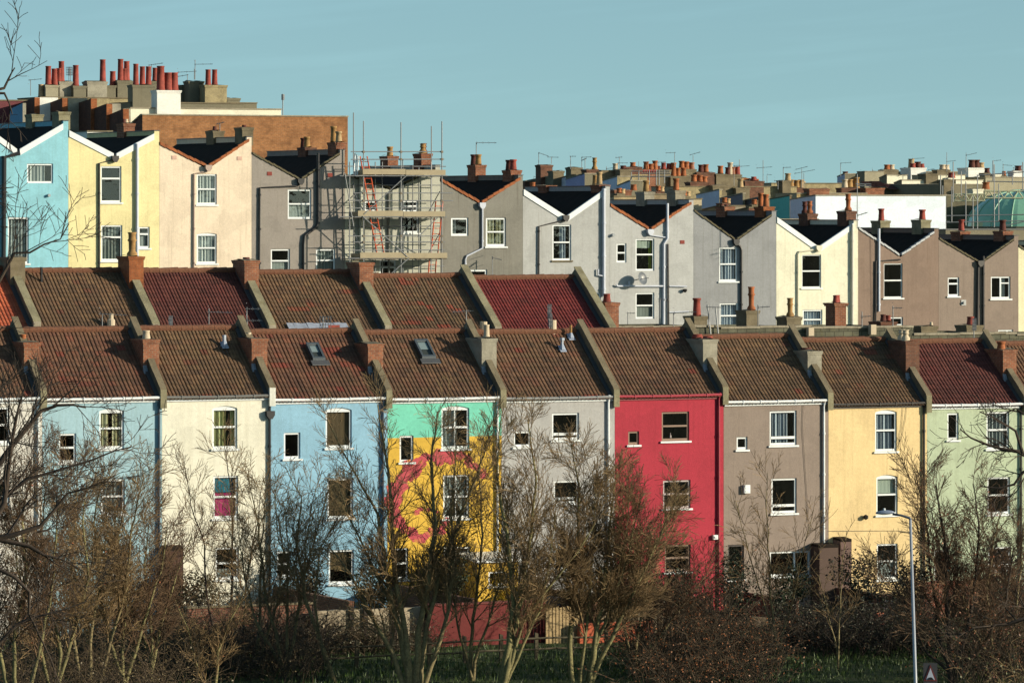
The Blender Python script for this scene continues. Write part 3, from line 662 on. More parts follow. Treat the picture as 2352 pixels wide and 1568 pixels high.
# bits on the front chimneys and ridge
aerial(A1[0], 179, 235, 722, 757, 228, 292, 720, 724); aerial(A2[0], 179, 480, 708, 756, 478, 534, 716, 718); aerial(A2[0], 177.5, 567, 706, 800, 566, 600, 709, 709); aerial(A2[0], 177.5, 568, 735, 760, 566, 602, 736, 736)
aerial(A3[0], 179, 743, 728, 762, 735, 760, 741, 741, kind='grid'); aerial(A4[0], 177.5, 1071, 712, 790, 1042, 1086, 716, 714, nel=12)
aerial(A5[0], 179, 1262, 705, 768, 1258, 1266, 714, 714, kind='grid'); aerial(A5[0], 179.2, 1263, 730, 768, 1259, 1268, 735, 735, kind='grid'); aerial(A2[0], 179, 392, 733, 758, 388, 396, 740, 740, kind='grid')
aerial(A1[0], 176.5, 43, 755, 800, 40, 60, 756, 756)
# ================================================================ middle terrace behind the front one
bB = bD(190); RB = 3.2
def mid_house(x0, x1, ye, yr, label, tile, ncol=32, chim=None, gut=WHITE, bits=None):
    a0 = A_(x0, bB)+.004; a1 = A_(x1, bB)-.004; am = (a0+a1)/2; ze = Zab(ye, am, bB); zr = Zab(yr, am, bB+RB); g = -11.8
    h = thing('terraced_house', W(am, bB, g), label, 'house', 'tiled roofs of the middle terrace')
    mb = MB(); wall_front(mb, a0, a1, bB, g, ze-.05, [])
    b2 = bB+2*RB
    for aa in (a0, a1): mb.q((aa, bB, g), (aa, bB, ze-.05), (aa, bB+RB, zr-.08), (aa, b2, ze-.05), (aa, b2, g))
    mb.q((a1, b2, g), (a0, b2, g), (a0, b2, ze-.05), (a1, b2, ze-.05)); mb.build('wall', stucco((190, 180, 160)), h)
    pantile_roof(a0+.02, a1-.02, bB-.14, ze-.1, bB+RB, zr-.02, tile, ncol, 15).build('roof', tile, h)
    bk = MB(); bk.q((a0, bB+RB, zr-.02), (a1, bB+RB, zr-.02), (a1, b2, ze), (a0, b2, ze)); bk.build('rear_roof', tile, h)
    ridge_tiles(h, a0+.1, a1-.2, bB+RB, zr+.01, RIDGE)
    gutter(h, a0+.02, a1-.02, bB, ze, gut)
    t = (zr-ze)/RB; zs = lambda b: ze+(b-bB)*t; w2 = .12; e = .38
    p = MB(); p.ext_bz([(bB-.1, ze-.1), (bB-.1, zs(bB-.1)+e-.02), (bB+RB, zr+e), (bB+RB+.7, zr+e-.5), (bB+RB+.7, zr-.6), (bB+.2, ze-.3)], a1-w2, a1+w2)
    for i in range(9):
        u0, u1 = bB-.16+(RB+.2)*i/9, bB-.16+(RB+.2)*(i+1)/9-.012; dz = R.uniform(0, .02)
        p.ext_bz([(u0, zs(u0)+e+dz-.02), (u0, zs(u0)+e+dz+.05), (u1, zs(u1)+e+dz+.05), (u1, zs(u1)+e+dz-.02)], a1-w2-.04, a1+w2+.04, mat=1)
    p.box(a1-w2-.03, a1+w2+.03, bB-.22, bB-.102, ze-.3, zs(bB-.1)+e-.04, mat=2)
    p.build('party_parapet', [STONED, STONE, TAN], h)
    l = MB(); l.ext_bz([(bB-.05, zs(bB-.05)+.02), (bB-.05, zs(bB-.05)+.08), (bB+RB, zr+.08), (bB+RB, zr+.02)], a1-w2-.18, a1-w2-.003); l.build('lead_flashing', GREYLEAD, h)
    if chim:
        bf, bb, yt, mt, pots = chim; zt = Zab(yt, a1, bB+bf)
        stack(h, a1+.02, bB+(bf+bb)/2, .62, bb-bf, zs(bB+bf)-.2, zt, mt, pots=pots)
    return h, a0, a1, ze, zr
ORG = ((206, 98, 58), (186, 86, 52), (216, 108, 64), (170, 78, 48))
mid_house(-190, 82, 755, 618, 'bright orange pantile roof cut off by the left edge of the photo', tiles(ORG, seed=20, mossamt=.2), chim=(2.2, 3.5, 590, STONED, []))
B1 = mid_house(82, 355, 760, 622, 'olive brown roof with a tall ornate yellow chimney pot at its right end', tiles(OLIVE, seed=21, amt=.08, moss=(112, 86, 46)), chim=(2.1, 3.4, 588, BRICKO, [(.0, -.15, .95, .17, 'y', 1)]))
B2 = mid_house(355, 622, 763, 622, 'dark maroon roof of narrow rolls below the pink house', tiles(MAROON, seed=22, patch=(110, 45, 38), mossamt=.25, moss=(120, 75, 45)), ncol=36, chim=(2.1, 3.4, 597, BRICK, [(.1, .2, .08, .14, 'd', 2)]))
B3 = mid_house(622, 888, 763, 626, 'mottled brown roof with lead patching along its eaves', tiles(OLIVE, seed=23, amt=.16, moss=(120, 94, 52)), chim=(2.1, 3.4, 602, BRICK, []))
B4 = mid_house(888, 1140, 765, 634, 'brown roof with scattered red replacement tiles below the scaffolding', tiles(OLIVE, seed=24, amt=.3, patch=(176, 58, 40), moss=(110, 96, 60)), gut=plain((110, 108, 96), .5, name='grey_gutter'))
B5 = mid_house(1140, 1404, 768, 638, 'bright crimson-maroon roof at the right end of the middle terrace', tiles(((130, 44, 40), (116, 40, 36), (138, 50, 42), (106, 37, 34)), seed=25, patch=(120, 60, 40), mossamt=.2, moss=(110, 80, 50)), ncol=36)
# lead patch with a red tile on the third roof, small vents
t3 = (B3[4]-B3[3])/RB
m = MB(); a0, a1 = A_(665, bB), A_(803, bB); bb = bB+.35
for i in range(9):
    u0, u1 = a0+(a1-a0)*i/9, a0+(a1-a0)*(i+1)/9; e0, e1 = R.uniform(.1, .14), R.uniform(.1, .14)
    m.q((u0, bB-.16, B3[3]-.0), (u1, bB-.16, B3[3]-.0), (u1, bb, B3[3]+.35*t3+e1), (u0, bb, B3[3]+.35*t3+e0))
m.build('lead_flashing', plain((168, 170, 172), .5, var=.5, name='bright_lead'), B3[0])
m = MB(); a, z = AZ(765, 752, bB-.1); m.box(a-.25, a+.25, bB-.2, bB-.17, z-.12, z+.1); m.build('loose_tile', TERRAR, B3[0])
def rpm(px, py, H):
    t = (H[4]-H[3])/RB; b = bB+1
    for _ in range(25): a = A_(px, b); z = Zab(py, a, b); b = .5*b+.5*(bB+(z-H[3])/t)
    return a, b, z
m = MB(); a, b, z = rpm(95, 645, B1); m.tubeL([(a, b, z-.1), (a, b, z+.55)], .05, 8); m.build('roof_vent', BLACKP, B1[0])
a, b, z = rpm(255, 752, B1); m = MB(); m.lathe(a, b, [(.16, z-.1), (.16, z+.3), (.1, z+.35), (.1, z+.55), (.06, z+.55)], 10); m.build('roof_vent', CREAMP, B1[0])
# the brick chimney at the right end
hB5 = B5[0]; a = A_(1400, bB+1.2); stack(hB5, a+.15, bB+1.9, .62, 1.3, -9, Zab(694, a, bB+1.2), BRICK, pots=[(-.1, -.35, .35, .16, 'r', 2)])
# ---------------- the parapeted houses that continue the middle terrace to the right
def parapet_house(x0, x1, yt, label, stacks=(), dep=6.0, blk=BLOCK):
    b = bD(193); a0, a1 = A_(x0, b)+.004, A_(x1, b)-.004; am = (a0+a1)/2; zt = Zab(yt, am, b); g = -12.5
    h = thing('terraced_house', W(am, b, g), label, 'house', 'parapeted houses of the middle terrace')
    m = MB(); m.box(a0, a1, b, b+dep, g, zt-.06, skip='t'); m.q((a0, b+.25, zt-.5), (a1, b+.25, zt-.5), (a1, b+dep, zt-.7), (a0, b+dep, zt-.7), mat=1); m.build('wall', [blk, slate()], h)
    c = MB(); n = int((a1-a0)/.55)
    for i in range(n):
        u0, u1 = a0+(a1-a0)*i/n, a0+(a1-a0)*(i+1)/n-.01; dz = R.uniform(-.012, .012); c.box(u0, u1, b-.06, b+.3, zt-.058+dz, zt+.03+dz)
    c.build('coping', TAN, h)
    for s in stacks:
        px, w, y, mt, pots = s[:5]; bb = b+1.4; a = A_(px, bb); d = s[5] if len(s) > 5 else .95
        stack(h, a, bb, w, d, zt-.8, Zab(y, a, bb-d/2), mt, pots=pots, over=s[6] if len(s) > 6 else .05)
    return h, zt, b
P1 = parapet_house(1404, 1655, 749, 'grey stone parapet between the maroon roof and a squat chimney with a flared red pot', [(1598, .62, 725, STONED, [(-.05, -.2, .75, .17, 'r', 0)])])
P2 = parapet_house(1655, 1863, 750, 'grey stone parapet carrying one tall orange pot and one buff pot on dark stacks', [(1717, .6, 712, STONED, [(.05, -.25, 1.0, .14, 't', 1)]), (1812, .7, 727, STONED, [(-.05, -.2, .8, .13, 'y', 1), ])])
P3 = parapet_house(1863, 2098, 750, 'grey stone parapet with a tall slender brick chimney with two stubby red pots', [(1920, .55, 695, BRICK, [(-.12, -.2, .32, .13, 'r', 2), (.12, .1, .32, .13, 'r', 2)], .85, .09), (2028, .75, 738, BRICKD, [(-.1, -.2, .3, .13, 'd', 2), (.15, -.2, .26, .12, 'r', 2)], 1.0)])
P4 = parapet_house(2098, 2335, 765, 'lower grey stone parapet with two squat dark stacks at the far right', [(2122, .8, 748, STONED, [(.2, -.3, .16, .07, 'c', 2)]), (2226, .8, 746, STONED, [(-.05, -.2, .36, .17, 'r', 2)])])
P5 = parapet_house(2335, 2600, 766, 'end of the grey stone parapet at the right edge')
aerial(P1[0], 194, 1547, 717, 752, 1547, 1600, 719, 716); aerial(P1[0], 194, 1629, 700, 750, 1622, 1660, 705, 706); aerial(P1[0], 194, 1486+30, 686, 740, 1513, 1530, 687, 688)
aerial(P2[0], 194, 1741, 700, 748, 1741, 1768, 706, 704); aerial(P3[0], 194, 1980, 716, 750, 1978, 2000, 727, 726); aerial(P3[0], 194, 2051, 702, 750, 2050, 2072, 707, 707); aerial(P4[0], 194, 2237, 738, 788, 2234, 2242, 745, 745, kind='grid')
for px, H in ((1637, P1), (1655, P2)):
    m = MB(); a = A_(px, H[2]-.1); m.tubeL([(a-.1, H[2]-.15, H[1]-.6), (a-.25, H[2]-.1, H[1]+.9)], .03, 6); m.build('flue', plain((190, 185, 170), .5, name='pale_pipe'), H[0])
for px, y0, y1, H in ((1860, 752, 771, P2), (2003, 745, 768, P3)):
    a, z0 = AZ(px, y1, H[2]-.2); z1 = Zab(y0, a, H[2]); m = MB(); m.box(a-.13, a+.13, H[2]-.35, H[2]-.1, z0, z1); m.build('vent_block', CREAMP, H[0])

# ================================================================ the V-gabled (butterfly roof) terrace
bC = bD(222); DC = 9.2
def v_house(x0, x1, yL, xv, yv, yR, rgb, label, wins, verge='tile', pipes=(), stacks=(), vents=(), base=None, wall=None, sil=None, extra=None):
    b = bC; a0, a1 = A_(x0, b)+.004, A_(x1, b)-.004; av = A_(xv, b); am = (a0+a1)/2
    zL, zV, zR = Zab(yL, a0, b), Zab(yv, av, b), Zab(yR, a1, b); g = base if base is not None else min(zV-9.0, -6.5)
    h = thing('terraced_house', W(am, b, g), label, 'house', 'V-gabled houses of the upper terrace')
    holes = []
    for w in wins:
        p0 = A_(w[0], b); p1 = A_(w[2], b); pm = (p0+p1)/2; holes.append((p0, p1, Zab(w[3], pm, b), Zab(w[1], pm, b), .06 if w[4].get('arch') else 0))
    wm = wall or stucco(rgb); mb = MB(); zt = zV-.12
    wall_front(mb, a0, a1, b, g, zt, holes)
    mb.q((a0, b, zt), (av, b, zt), (a0, b, zL)); mb.q((av, b, zt), (a1, b, zt), (a1, b, zR))
    for aa, zz in ((a0, zL), (a1, zR)): mb.q((aa, b, g), (aa, b, zz), (aa, b+DC, zz), (aa, b+DC, g))
    mb.q((a1, b+DC, g), (a0, b+DC, g), (a0, b+DC, zL), (av, b+DC, zV), (a1, b+DC, zR))
    # party wall heads
    mb.box(a1-.24, a1, b+.003, b+DC-.01, zR-.3, zR+.1); mb.box(a0, a0+.02, b+.01, b+DC-.01, zL-.2, zL)
    mb.build('wall', wm, h)
    rf = MB(); rf.q((av-.1, b+.02, zV-.02), (av-.1, b+DC, zV-.02), (a0, b+DC, zL-.03), (a0, b+.02, zL-.03)); rf.q((a1-.1, b+.02, zR-.03), (a1-.1, b+DC, zR-.03), (av+.1, b+DC, zV-.02), (av+.1, b+.02, zV-.02)); rf.q((av-.1, b+.02, zV-.03), (av+.1, b+.02, zV-.03), (av+.1, b+DC, zV-.03), (av-.1, b+DC, zV-.03))
    rf.build('roof', slate(), h)
    cp = MB(); cp.box(a1-.27, a1+.03, b-.03, b+DC, zR+.102, zR+.14); cp.build('coping', GREYLEAD, h)
    # verges
    def verge_run(p, q, w, lo, hi, mt, nm='verge', seg=0):
        m = MB(); (u0, z0), (u1, z1) = p, q
        if not seg: m.ext_az([(u0, z0-lo), (u1, z1-lo), (u1, z1+hi), (u0, z0+hi)], b-w, b+.09)
        else:
            n = max(4, int(abs(u1-u0)/.26))
            for i in range(n):
                s0, s1 = i/n, (i+.96)/n; dz = R.uniform(-.012, .012); P = lambda t: (u0+(u1-u0)*t, z0+(z1-z0)*t+dz)
                (xa, za), (xb, zb) = P(s0), P(s1); m.ext_az([(xa, za-lo+.02), (xb, zb-lo-.01), (xb, zb+hi-.02), (xa, za+hi+.012)], b-w-(i % 2)*.006, b+.12)
        m.build(nm, mt, h)
    L, V1, V2, Rr = (a0+.03, zL), (av-.07, zV+.02), (av+.07, zV+.02), (a1-(.26 if verge != 'tile' else .12), zR-.05)
    if verge == 'white':
        for p, q in ((L, V1), (V2, Rr)): verge_run(p, q, .045, .26, .03, WHITE)
    elif verge == 'tile':
        for p, q in ((L, V1), (V2, Rr)): verge_run(p, q, .05, .05, .1, TERRA, seg=1)
    elif verge == 'thin':
        for p, q in ((L, V1), (V2, Rr)): verge_run(p, q, .05, .05, .05, plain((100, 88, 58), .8, name='mossy_mortar'), seg=1)
    elif verge == 'grey':
        for p, q in ((L, V1), (V2, Rr)): verge_run(p, q, .05, .07, .05, plain((196, 192, 180), .6, name='grey_paint'), seg=1)
    for w, ho in zip(wins, holes):
        k = dict(w[4]); ar = .06 if k.pop('arch', False) else 0; window(h, *ho[:4], b, arch=ar, **k)
    for p in pipes:
        pts, mt, r = p[:3]; q = []
        r *= .84; of = r+.025
        for x, y in pts: a = A_(x, b-of); q.append((a, b-of, Zab(y, a, b)))
        q[-1] = (q[-1][0], b-of, max(g, q[-1][2]-.0))
        hp = None
        if len(p) > 3: a = A_(p[3][0], b-.1); hp = (a, b-.02, Zab(p[3][1], a, b))
        downpipe(h, q, mt, r, hp)
    for (px, y, mt, pots) in stacks:
        bb = B_(px, a1-.12); bb = max(b+.7, min(b+DC-.7, bb))
        stack(h, a1-.1, bb, .55, .95, zR-.3, Zab(y, a1, bb-.47), mt, pots=pots, over=.04)
    for x, y, mt in vents:
        a = A_(x, b); z = Zab(y, a, b); m = MB(); m.box(a-.12, a+.12, b-.02, b+.02, z-.09, z+.09)
        for k in range(3): m.box(a-.1, a+.1, b-.026, b-.021, z-.07+.05*k, z-.05+.05*k)
        m.build('air_brick', mt, h)
    return h, a0, a1, zL, zV, zR
GP = plain((88, 84, 76), .5, name='grey_pipe'); WP = plain((214, 212, 208), .5, name='white_pipe'); DP = plain((58, 52, 48), .5, name='dark_pipe')
PINKV = plain((225, 180, 150), .8, name='pink_vent'); REDV = plain((150, 62, 48), .8, name='red_vent')
C0 = v_house(-60, 157, 272, 42, 345, 283, (158, 212, 210), 'turquoise house at the left end of the upper terrace', [wn(62, 376, 122, 421, style='single', cur=[('mid', NET, 0, .75)], sill=None), wn(18, 499, 66, 605, style='single', cur=[('net', NETD)])], 'white', [([(45, 352), (10, 362), (8, 700)], BLACKP, .12)], [(78, 262, STONE, []), (148, 256, STONE, [])])
m = MB(); a, z = AZ(112, 449, bC-.05); m.tubeL([(a, bC-.003, z), (a, bC-.14, z)], .07, 8); m.build('boiler_flue', plain((170, 170, 160), .5, name='flue_grey'), C0[0])
C1 = v_house(157, 366, 301, 264, 355, 306, (254, 232, 162), 'buttercup yellow house with a thick white drainpipe, upper terrace', [wn(231, 382, 279, 465, style='top', cur=[]), wn(232, 517, 281, 599, style='top', cur=[('net', GREYREFL)]), wn(318, 521, 344, 570, style='top', cur=[('low', NETD, .6)])], 'white', [([(264, 366), (228, 375), (228, 700)], DP, .05, (264, 366)), ([(315, 330), (315, 700)], WP, .085)], [(288, 283, BRICK, [(-.1, 0, .2, .1, 'd', 2), (.1, .2, .2, .1, 'c', 2)])])
C2 = v_house(366, 578, 331, 477, 383, 320, (252, 224, 184), 'pale pink house with orange verge tiles, upper terrace', [wn(452, 400, 498, 470, style='sash', cur=[('net', NET)]), wn(452, 535, 498, 605, style='sash', arch=True, cur=[('net', NET)])], 'tile', [([(478, 388), (474, 394), (446, 399), (445, 700)], plain((190, 160, 135), .6, name='pinkish_pipe'), .05, (478, 387))], [(493, 300, STONED, [(-.1, -.2, .2, .1, 'd', 2)]), (565, 292, STONED, [(-.1, -.25, .06, .1, 'd', 2)])], [(400, 362, PINKV), (550, 364, PINKV)])
C3 = v_house(578, 792, 352, 690, 411, 349, (164, 150, 131), 'taupe grey house with black cranked drainpipe beside the scaffolding', [wn(661, 435, 715, 503, style='sash', cur=[('low', GREYREFL, .48)], sill=None), wn(622, 572, 666, 627, style='sash', cur=[('low', GREYREFL, .5)], sill=None), wn(726, 572, 770, 625, style='sash', cur=[('net', GREYREFL)], sill=None)], 'thin', [([(690, 418), (684, 427), (597, 431), (595, 700)], BLACKP, .055, (690, 418)), ([(731, 352), (731, 512), (727, 521), (700, 541), (698, 560), (698, 700)], BLACKP, .085)], [(704, 338, BRICKD, [(-.08, -.2, .5, .15, 'y', 0), (-.05, .3, .45, .15, 'd', 0)]), (775, 326, BRICK, [(0, -.2, .5, .15, 'b', 0), (-.05, .3, .75, .15, 'y', 0)])], [(619, 399, REDV), (758, 402, REDV)])
C4 = v_house(792, 1011, 402, 900, 432, 385, (202, 195, 166), 'pale cream-grey house wrapped in scaffolding', [wn(838, 462, 866, 486, style='single'), wn(921, 461, 960, 487, style='sash'), wn(921, 497, 962, 535, style='single'), wn(872, 597, 910, 632, style='sash')], 'thin', [([(829, 400), (829, 700)], plain((200, 195, 165), .5, name='cream_pipe'), .11), ([(900, 440), (893, 444), (893, 700)], plain((120, 116, 100), .5, name='stone_pipe'), .06)], [(893, 358, BRICK, [(0, -.1, .45, .15, 'y', 0)]), (970, 352, BRICK, [(-.08, -.2, .45, .14, 'y', 1), (.1, .1, .48, .14, 'd', 1)])])
C5 = v_house(1011, 1201, 414, 1104, 466, 408, (144, 136, 117), 'dark grey stained house with orange verge tiles, right of the scaffolding', [wn(1036, 500, 1076, 542, style='single', fw=.09, cur=[('left', NETD, .3)], sill=None), wn(1116, 500, 1162, 566, style='sash', fw=.09, cur=[('drape', CREAMC, .45)]), wn(1076, 619, 1119, 645, style='single', fw=.09)], 'tile', [([(1106, 474), (1108, 482), (1108, 570), (1072, 588), (1069, 596), (1069, 700)], WP, .055, (1107, 473))], [(1094, 378, BRICK, [(0, -.2, .5, .15, 'y', 0), (-.05, .25, .5, .15, 'd', 0)]), (1175, 390, BRICK, [(0, -.15, .5, .16, 'r', 0), (-.02, .3, .48, .16, 'd', 0)])], wall=stucco((144, 136, 117), .5, .6))
C6 = v_house(1201, 1401, 436, 1300, 497, 433, (193, 187, 171), 'light grey house with broad white bargeboards and a fat white drainpipe', [wn(1269, 516, 1312, 598, style='sash', cur=[('mid', BLUEW, .45, .85)], sill=STONED), wn(1350, 672, 1380, 700, style='sash')], 'white', [([(1299, 505), (1238, 520), (1237, 700)], DP, .05, (1299, 502)), ([(1387, 433), (1387, 680)], WP, .095)], [(1256, 425, BRICK, []), (1378, 424, BRICK, [(-.05, 0, .62, .14, 'b', 0)])])
C7 = v_house(1401, 1593, 473, 1493, 527, 464, (197, 191, 175), 'light grey house with orange verge tiles, satellite dish and white waste pipes', [wn(1416, 559, 1439, 603, style='sash', sill=None), wn(1460, 548, 1503, 622, style='sash', cur=[('blind', BLINDC, .27), ('right', YELC, .22)], sill=None), wn(1460, 672, 1503, 732, style='sash', cur=[('low', GREYREFL, .48)], sill=None)], 'tile', [([(1493, 540), (1525, 545), (1530, 545)], WP, .04, (1493, 534)), ([(1533, 467), (1533, 548), (1525, 560), (1524, 780)], WP, .08), ([(1534, 560), (1536, 780)], DP, .05)], [(1481, 440, CONC, [(0, -.1, .55, .15, 'y', 0)]), (1552, 437, TAN, [(-.05, -.1, .58, .15, 't', 0)])], [(1567, 556, REDV)])
C8 = v_house(1593, 1783, 484, 1690, 550, 490, (161, 157, 147), 'mid grey roughcast house with a black drainpipe, left of the yellow-cream house', [wn(1652, 568, 1694, 646, style='sash', cur=[('net', BLUEW)]), wn(1653, 696, 1696, 755, style='sash', cur=[('net', BLUEW)])], 'thin', [([(1690, 556), (1700, 566), (1703, 574), (1703, 790)], BLACKP, .07, (1690, 557))], [(1665, 474, BRICK, [(-.15, .1, .06, .1, 'd', 2), (.1, .1, .06, .1, 'd', 2)]), (1754, 474, BRICKO, [(0, -.2, .6, .14, 't', 0), (-.02, .3, .66, .14, 't', 0)])])
C9 = v_house(1783, 1971, 500, 1880, 567, 511, (255, 242, 200), 'bright cream house with sash windows and streak stains under the sill', [wn(1842, 585, 1886, 661, style='sash', fw=.05), wn(1844, 711, 1889, 758, style='sash', cur=[('net', BLUEW)])], 'white', [([(1880, 572), (1836, 578), (1833, 584), (1833, 790)], plain((238, 224, 185), .5, name='cream_pipe'), .05, (1880, 571)), ([(1958, 515), (1958, 790)], plain((232, 218, 186), .5, name='pale_cream_pipe'), .085)], [(1855, 490, BRICKD, [(.02, -.15, .62, .13, 't', 1), (-.02, .3, .6, .13, 'd', 1)]), (1944, 484, BRICKD, [(0, -.15, .85, .14, 't', 1)])])
C10 = v_house(1971, 2156, 524, 2068, 585, 530, (152, 125, 102), 'chocolate brown roughcast house with white drainpipe and grey verge', [wn(2030, 605, 2073, 684, style='sash', fw=.05), wn(2036, 728, 2074, 765, style='sash')], 'grey', [([(2068, 596), (2012, 600), (2011, 790)], DP, .05), ([(2019, 525), (2019, 715)], WP, .075)], [(2022, 506, STONE, [(-.05, -.15, .6, .15, 'r', 0)]), (2115, 504, STONE, [(-.02, -.15, .5, .16, 'r', 0)])])
C11 = v_house(2156, 2339, 548, 2252, 602, 546, (156, 134, 112), 'lighter brown roughcast house at the right end of the upper terrace', [wn(2177, 637, 2203, 680, style='top', sill=WHITE), wn(2276, 635, 2321, 686, style='sidetop', cur=[('mid', NETD, .55, .85)]), wn(2293, 757, 2327, 785, style='side')], 'thin', [([(2251, 605), (2247, 615), (2245, 790)], DP, .08, (2251, 606)), ([(2259, 588), (2259, 790)], DP, .07)], [(2205, 531, BRICK, [(0, -.1, .6, .15, 'r', 0)]), (2303, 530, BRICK, [(-.02, 0, .55, .17, 'd', 0)])])
C12 = v_house(2339, 2530, 565, 2436, 620, 560, (255, 238, 184), 'pale cream house just cut off by the right edge, upper terrace', [], 'thin')
m = MB(); a, z = AZ(2214, 695, bC-.05); m.box(a-.14, a+.14, bC-.03, bC-.003, z-.14, z+.14); m.tubeL([(a, bC-.03, z), (a, bC-.14, z)], .07, 8); m.build('boiler_flue', plain((190, 185, 170), .5, name='pale_flue'), C11[0])
m = MB(); a, z = AZ(1408, 540, bC-.05); m.tubeL([(a, bC-.003, z), (a, bC-.16, z)], .08, 8); m.build('boiler_flue', plain((170, 170, 160), .5, name='flue_grey'), C7[0])
# satellite dish and waste pipes on the light grey house
m = MB(); a, z = AZ(1474, 640, bC-.5); cen = W(a, bC-.45, z); ax = (W(a+.5, bC-1.6, z+.35)-cen).normalized(); e1 = ax.orthogonal().normalized(); e2 = ax.cross(e1); rings = []
for k in range(5):
    r = .32*k/4; rings.append([cen+ax*(r*r*.9)+e1*(r*math.cos(t*math.pi/8))+e2*(r*math.sin(t*math.pi/8)) for t in range(16)])
for k in range(4):
    for t in range(16): t2 = (t+1) % 16; m.face([rings[k][t], rings[k][t2], rings[k+1][t2], rings[k+1][t]])
m.tube([cen-ax*.02, cen-e2*.1+ax*.4], .015, 5); m.tube([cen, W(a, bC, z-.05)], .025, 5); m.build('satellite_dish', plain((110, 112, 110), .4, name='dish_grey'), C7[0])
for pts, r in (([(1415, 654), (1418, 657), (1524, 657)], .045), ([(1445, 657), (1445, 646)], .05), ([(1537, 657), (1577, 658)], .035), ([(1537, 717), (1582, 715)], .03), ([(1374, 618), (1374, 632), (1386, 634)], .04)):
    m = MB(); m.tubeL([pz(x, y, bC-.1) for x, y in pts], r, 8); m.build('waste_pipe', WP, C7[0])
m = MB(); a, z = AZ(1573, 667, bC-.1); m.lathe(a, bC-.12, [(.03, z-.1), (.11, z-.02), (.11, z+.06), (.03, z+.08)], 8); m.build('wall_lamp', DARKROOM, C7[0])
aerial(C5[0], 221, 1131, 588, 645, 1131, 1152, 592, 597); aerial(C7[0], 221.5, 1442, 717, 775, 1441, 1458, 719, 719); aerial(C3[0], 221, 597, 575, 640, 596, 606, 578, 578)
aerial(C5[0], 228, 1094, 328, 360, 1094, 1140, 328, 328, nel=10)
aerial(C2[0], 230, 505, 283, 305, 498, 515, 285, 281); aerial(C9[0], 225, 1989-20, 400, 525, 1970, 1992, 495, 488)
cable(C10[0], [(2000, 545), (2001, 640), (2003, 740)], bC-.03)
# stains under a sill: part of the render
# ================================================================ scaffolding
def SP(px, py, off): a = A_(px, bC-off); return W(a, bC-off, Zab(py, a, bC-off))
sc_root = thing('scaffolding', W(A_(921, bC-1.3), bC-1.3, -7), 'steel tube scaffolding with timber decks around the pale cream-grey house', 'scaffolding')
for x, y, off in ((812, 259, .35), (835, 278, 1.35), (921, 281, 1.35), (991, 290, .35), (1015, 279, 1.35), (862, 372, .35), (925, 366, .35), (803, 372, 1.35), (962, 385, .35)):
    m = MB(); p = SP(x, y, off); m.tube([p, Vector((p.x, p.y, -7))], .027, 7); m.build('standard', METAL, sc_root)
for y, x0, x1, off in ((349, 806, 1017, 1.35), (366, 806, 1020, 1.35), (444, 812, 1040, 1.38), (461, 806, 1041, 1.38), (542, 800, 1018, 1.38), (556, 812, 1022, 1.38), (404, 780, 1028, 1.38), (498, 780, 1026, 1.38), (593, 800, 1028, 1.38), (404, 800, 1010, .3), (498, 790, 1020, .3), (593, 800, 1020, .3), (461, 800, 1000, .3), (556, 800, 1000, .3)):
    m = MB(); m.tube([SP(x0, y+R.uniform(-.5, .5), off), SP(x1, y+R.uniform(-.5, .5), off)], .024, 6); m.build('ledger', METAL, sc_root)
for x, y, off in ((803, 380, .5), (878, 372, .3), (990, 372, 1.3), (948, 380, .3)):
    m = MB(); p = SP(x, y, off); m.tube([p, Vector((p.x, p.y, -7))], .025, 7); m.build('standard', METAL, sc_root)
for y, x0, x1, off in ((425, 800, 1012, .3), (478, 796, 1020, 1.3), (520, 800, 1015, .3), (575, 800, 1022, 1.3), (612, 806, 1020, .3), (382, 790, 1024, .35)):
    m = MB(); m.tube([SP(x0, y, off), SP(x1, y+R.uniform(-1, 1), off)], .023, 6); m.build('ledger', METAL, sc_root)
for y in (400, 494, 590):
    for x in (815, 850, 885, 921, 955, 990, 1013):
        m = MB(); p = SP(x, y+5, 1.45); a, b, z = Winv(p); m.tube([p, W(a, bC-.05, z)], .022, 5); m.build('transom', METAL, sc_root)
WOOD = plain((178, 158, 120), .85, name='scaffold_board'); WOODD = plain((120, 104, 80), .9, name='old_board')
for y0, y1, x0, x1 in ((388, 401, 833, 1023), (484, 497, 822, 1022), (580, 592, 827, 1027)):
    m = MB(); p = Winv(SP(x0, y0, 1.4)); q = Winv(SP(x1, y1, 1.4)); am_ = p[0]+(q[0]-p[0])*.52
    m.box(p[0], am_-.02, bC-1.42, bC-1.38, p[2]-.26, p[2]); m.box(am_, q[0], bC-1.425, bC-1.385, p[2]-.28, p[2]-.03); m.build('toe_board', WOOD, sc_root)
    m = MB()
    for k in range(5): m.box(p[0]-.3-.06*(k % 2), q[0]+.05*(k % 3), bC-1.36+k*.235, bC-1.36+k*.235+.225, p[2]-.335, p[2]-.295)
    m.build('deck', WOODD, sc_root)
    m = MB(); m.box(p[0]-.02, p[0]+.02, bC-1.36, bC-.35, p[2]-.29, p[2]-.05); m.build('toe_board', WOOD, sc_root)
for x0, y0, x1, y1 in ((934, 403, 836, 492), (832, 496, 936, 590), (940, 592, 885, 640), (792, 398, 812, 520), (1005, 500, 960, 545)):
    m = MB(); m.tube([SP(x0, y0, 1.43), SP(x1, y1, 1.43)], .024, 6); m.build('brace', METAL, sc_root)
for x0, y0, x1, y1, o0, o1 in ((1010, 440, 985, 486, 1.3, .3), (1010, 535, 985, 580, 1.3, .3), (812, 440, 836, 486, .3, 1.3), (812, 535, 836, 580, .3, 1.3)):
    m = MB(); m.tube([SP(x0, y0, o0), SP(x1, y1, o1)], .024, 6); m.build('brace', METAL, sc_root)
m = MB()
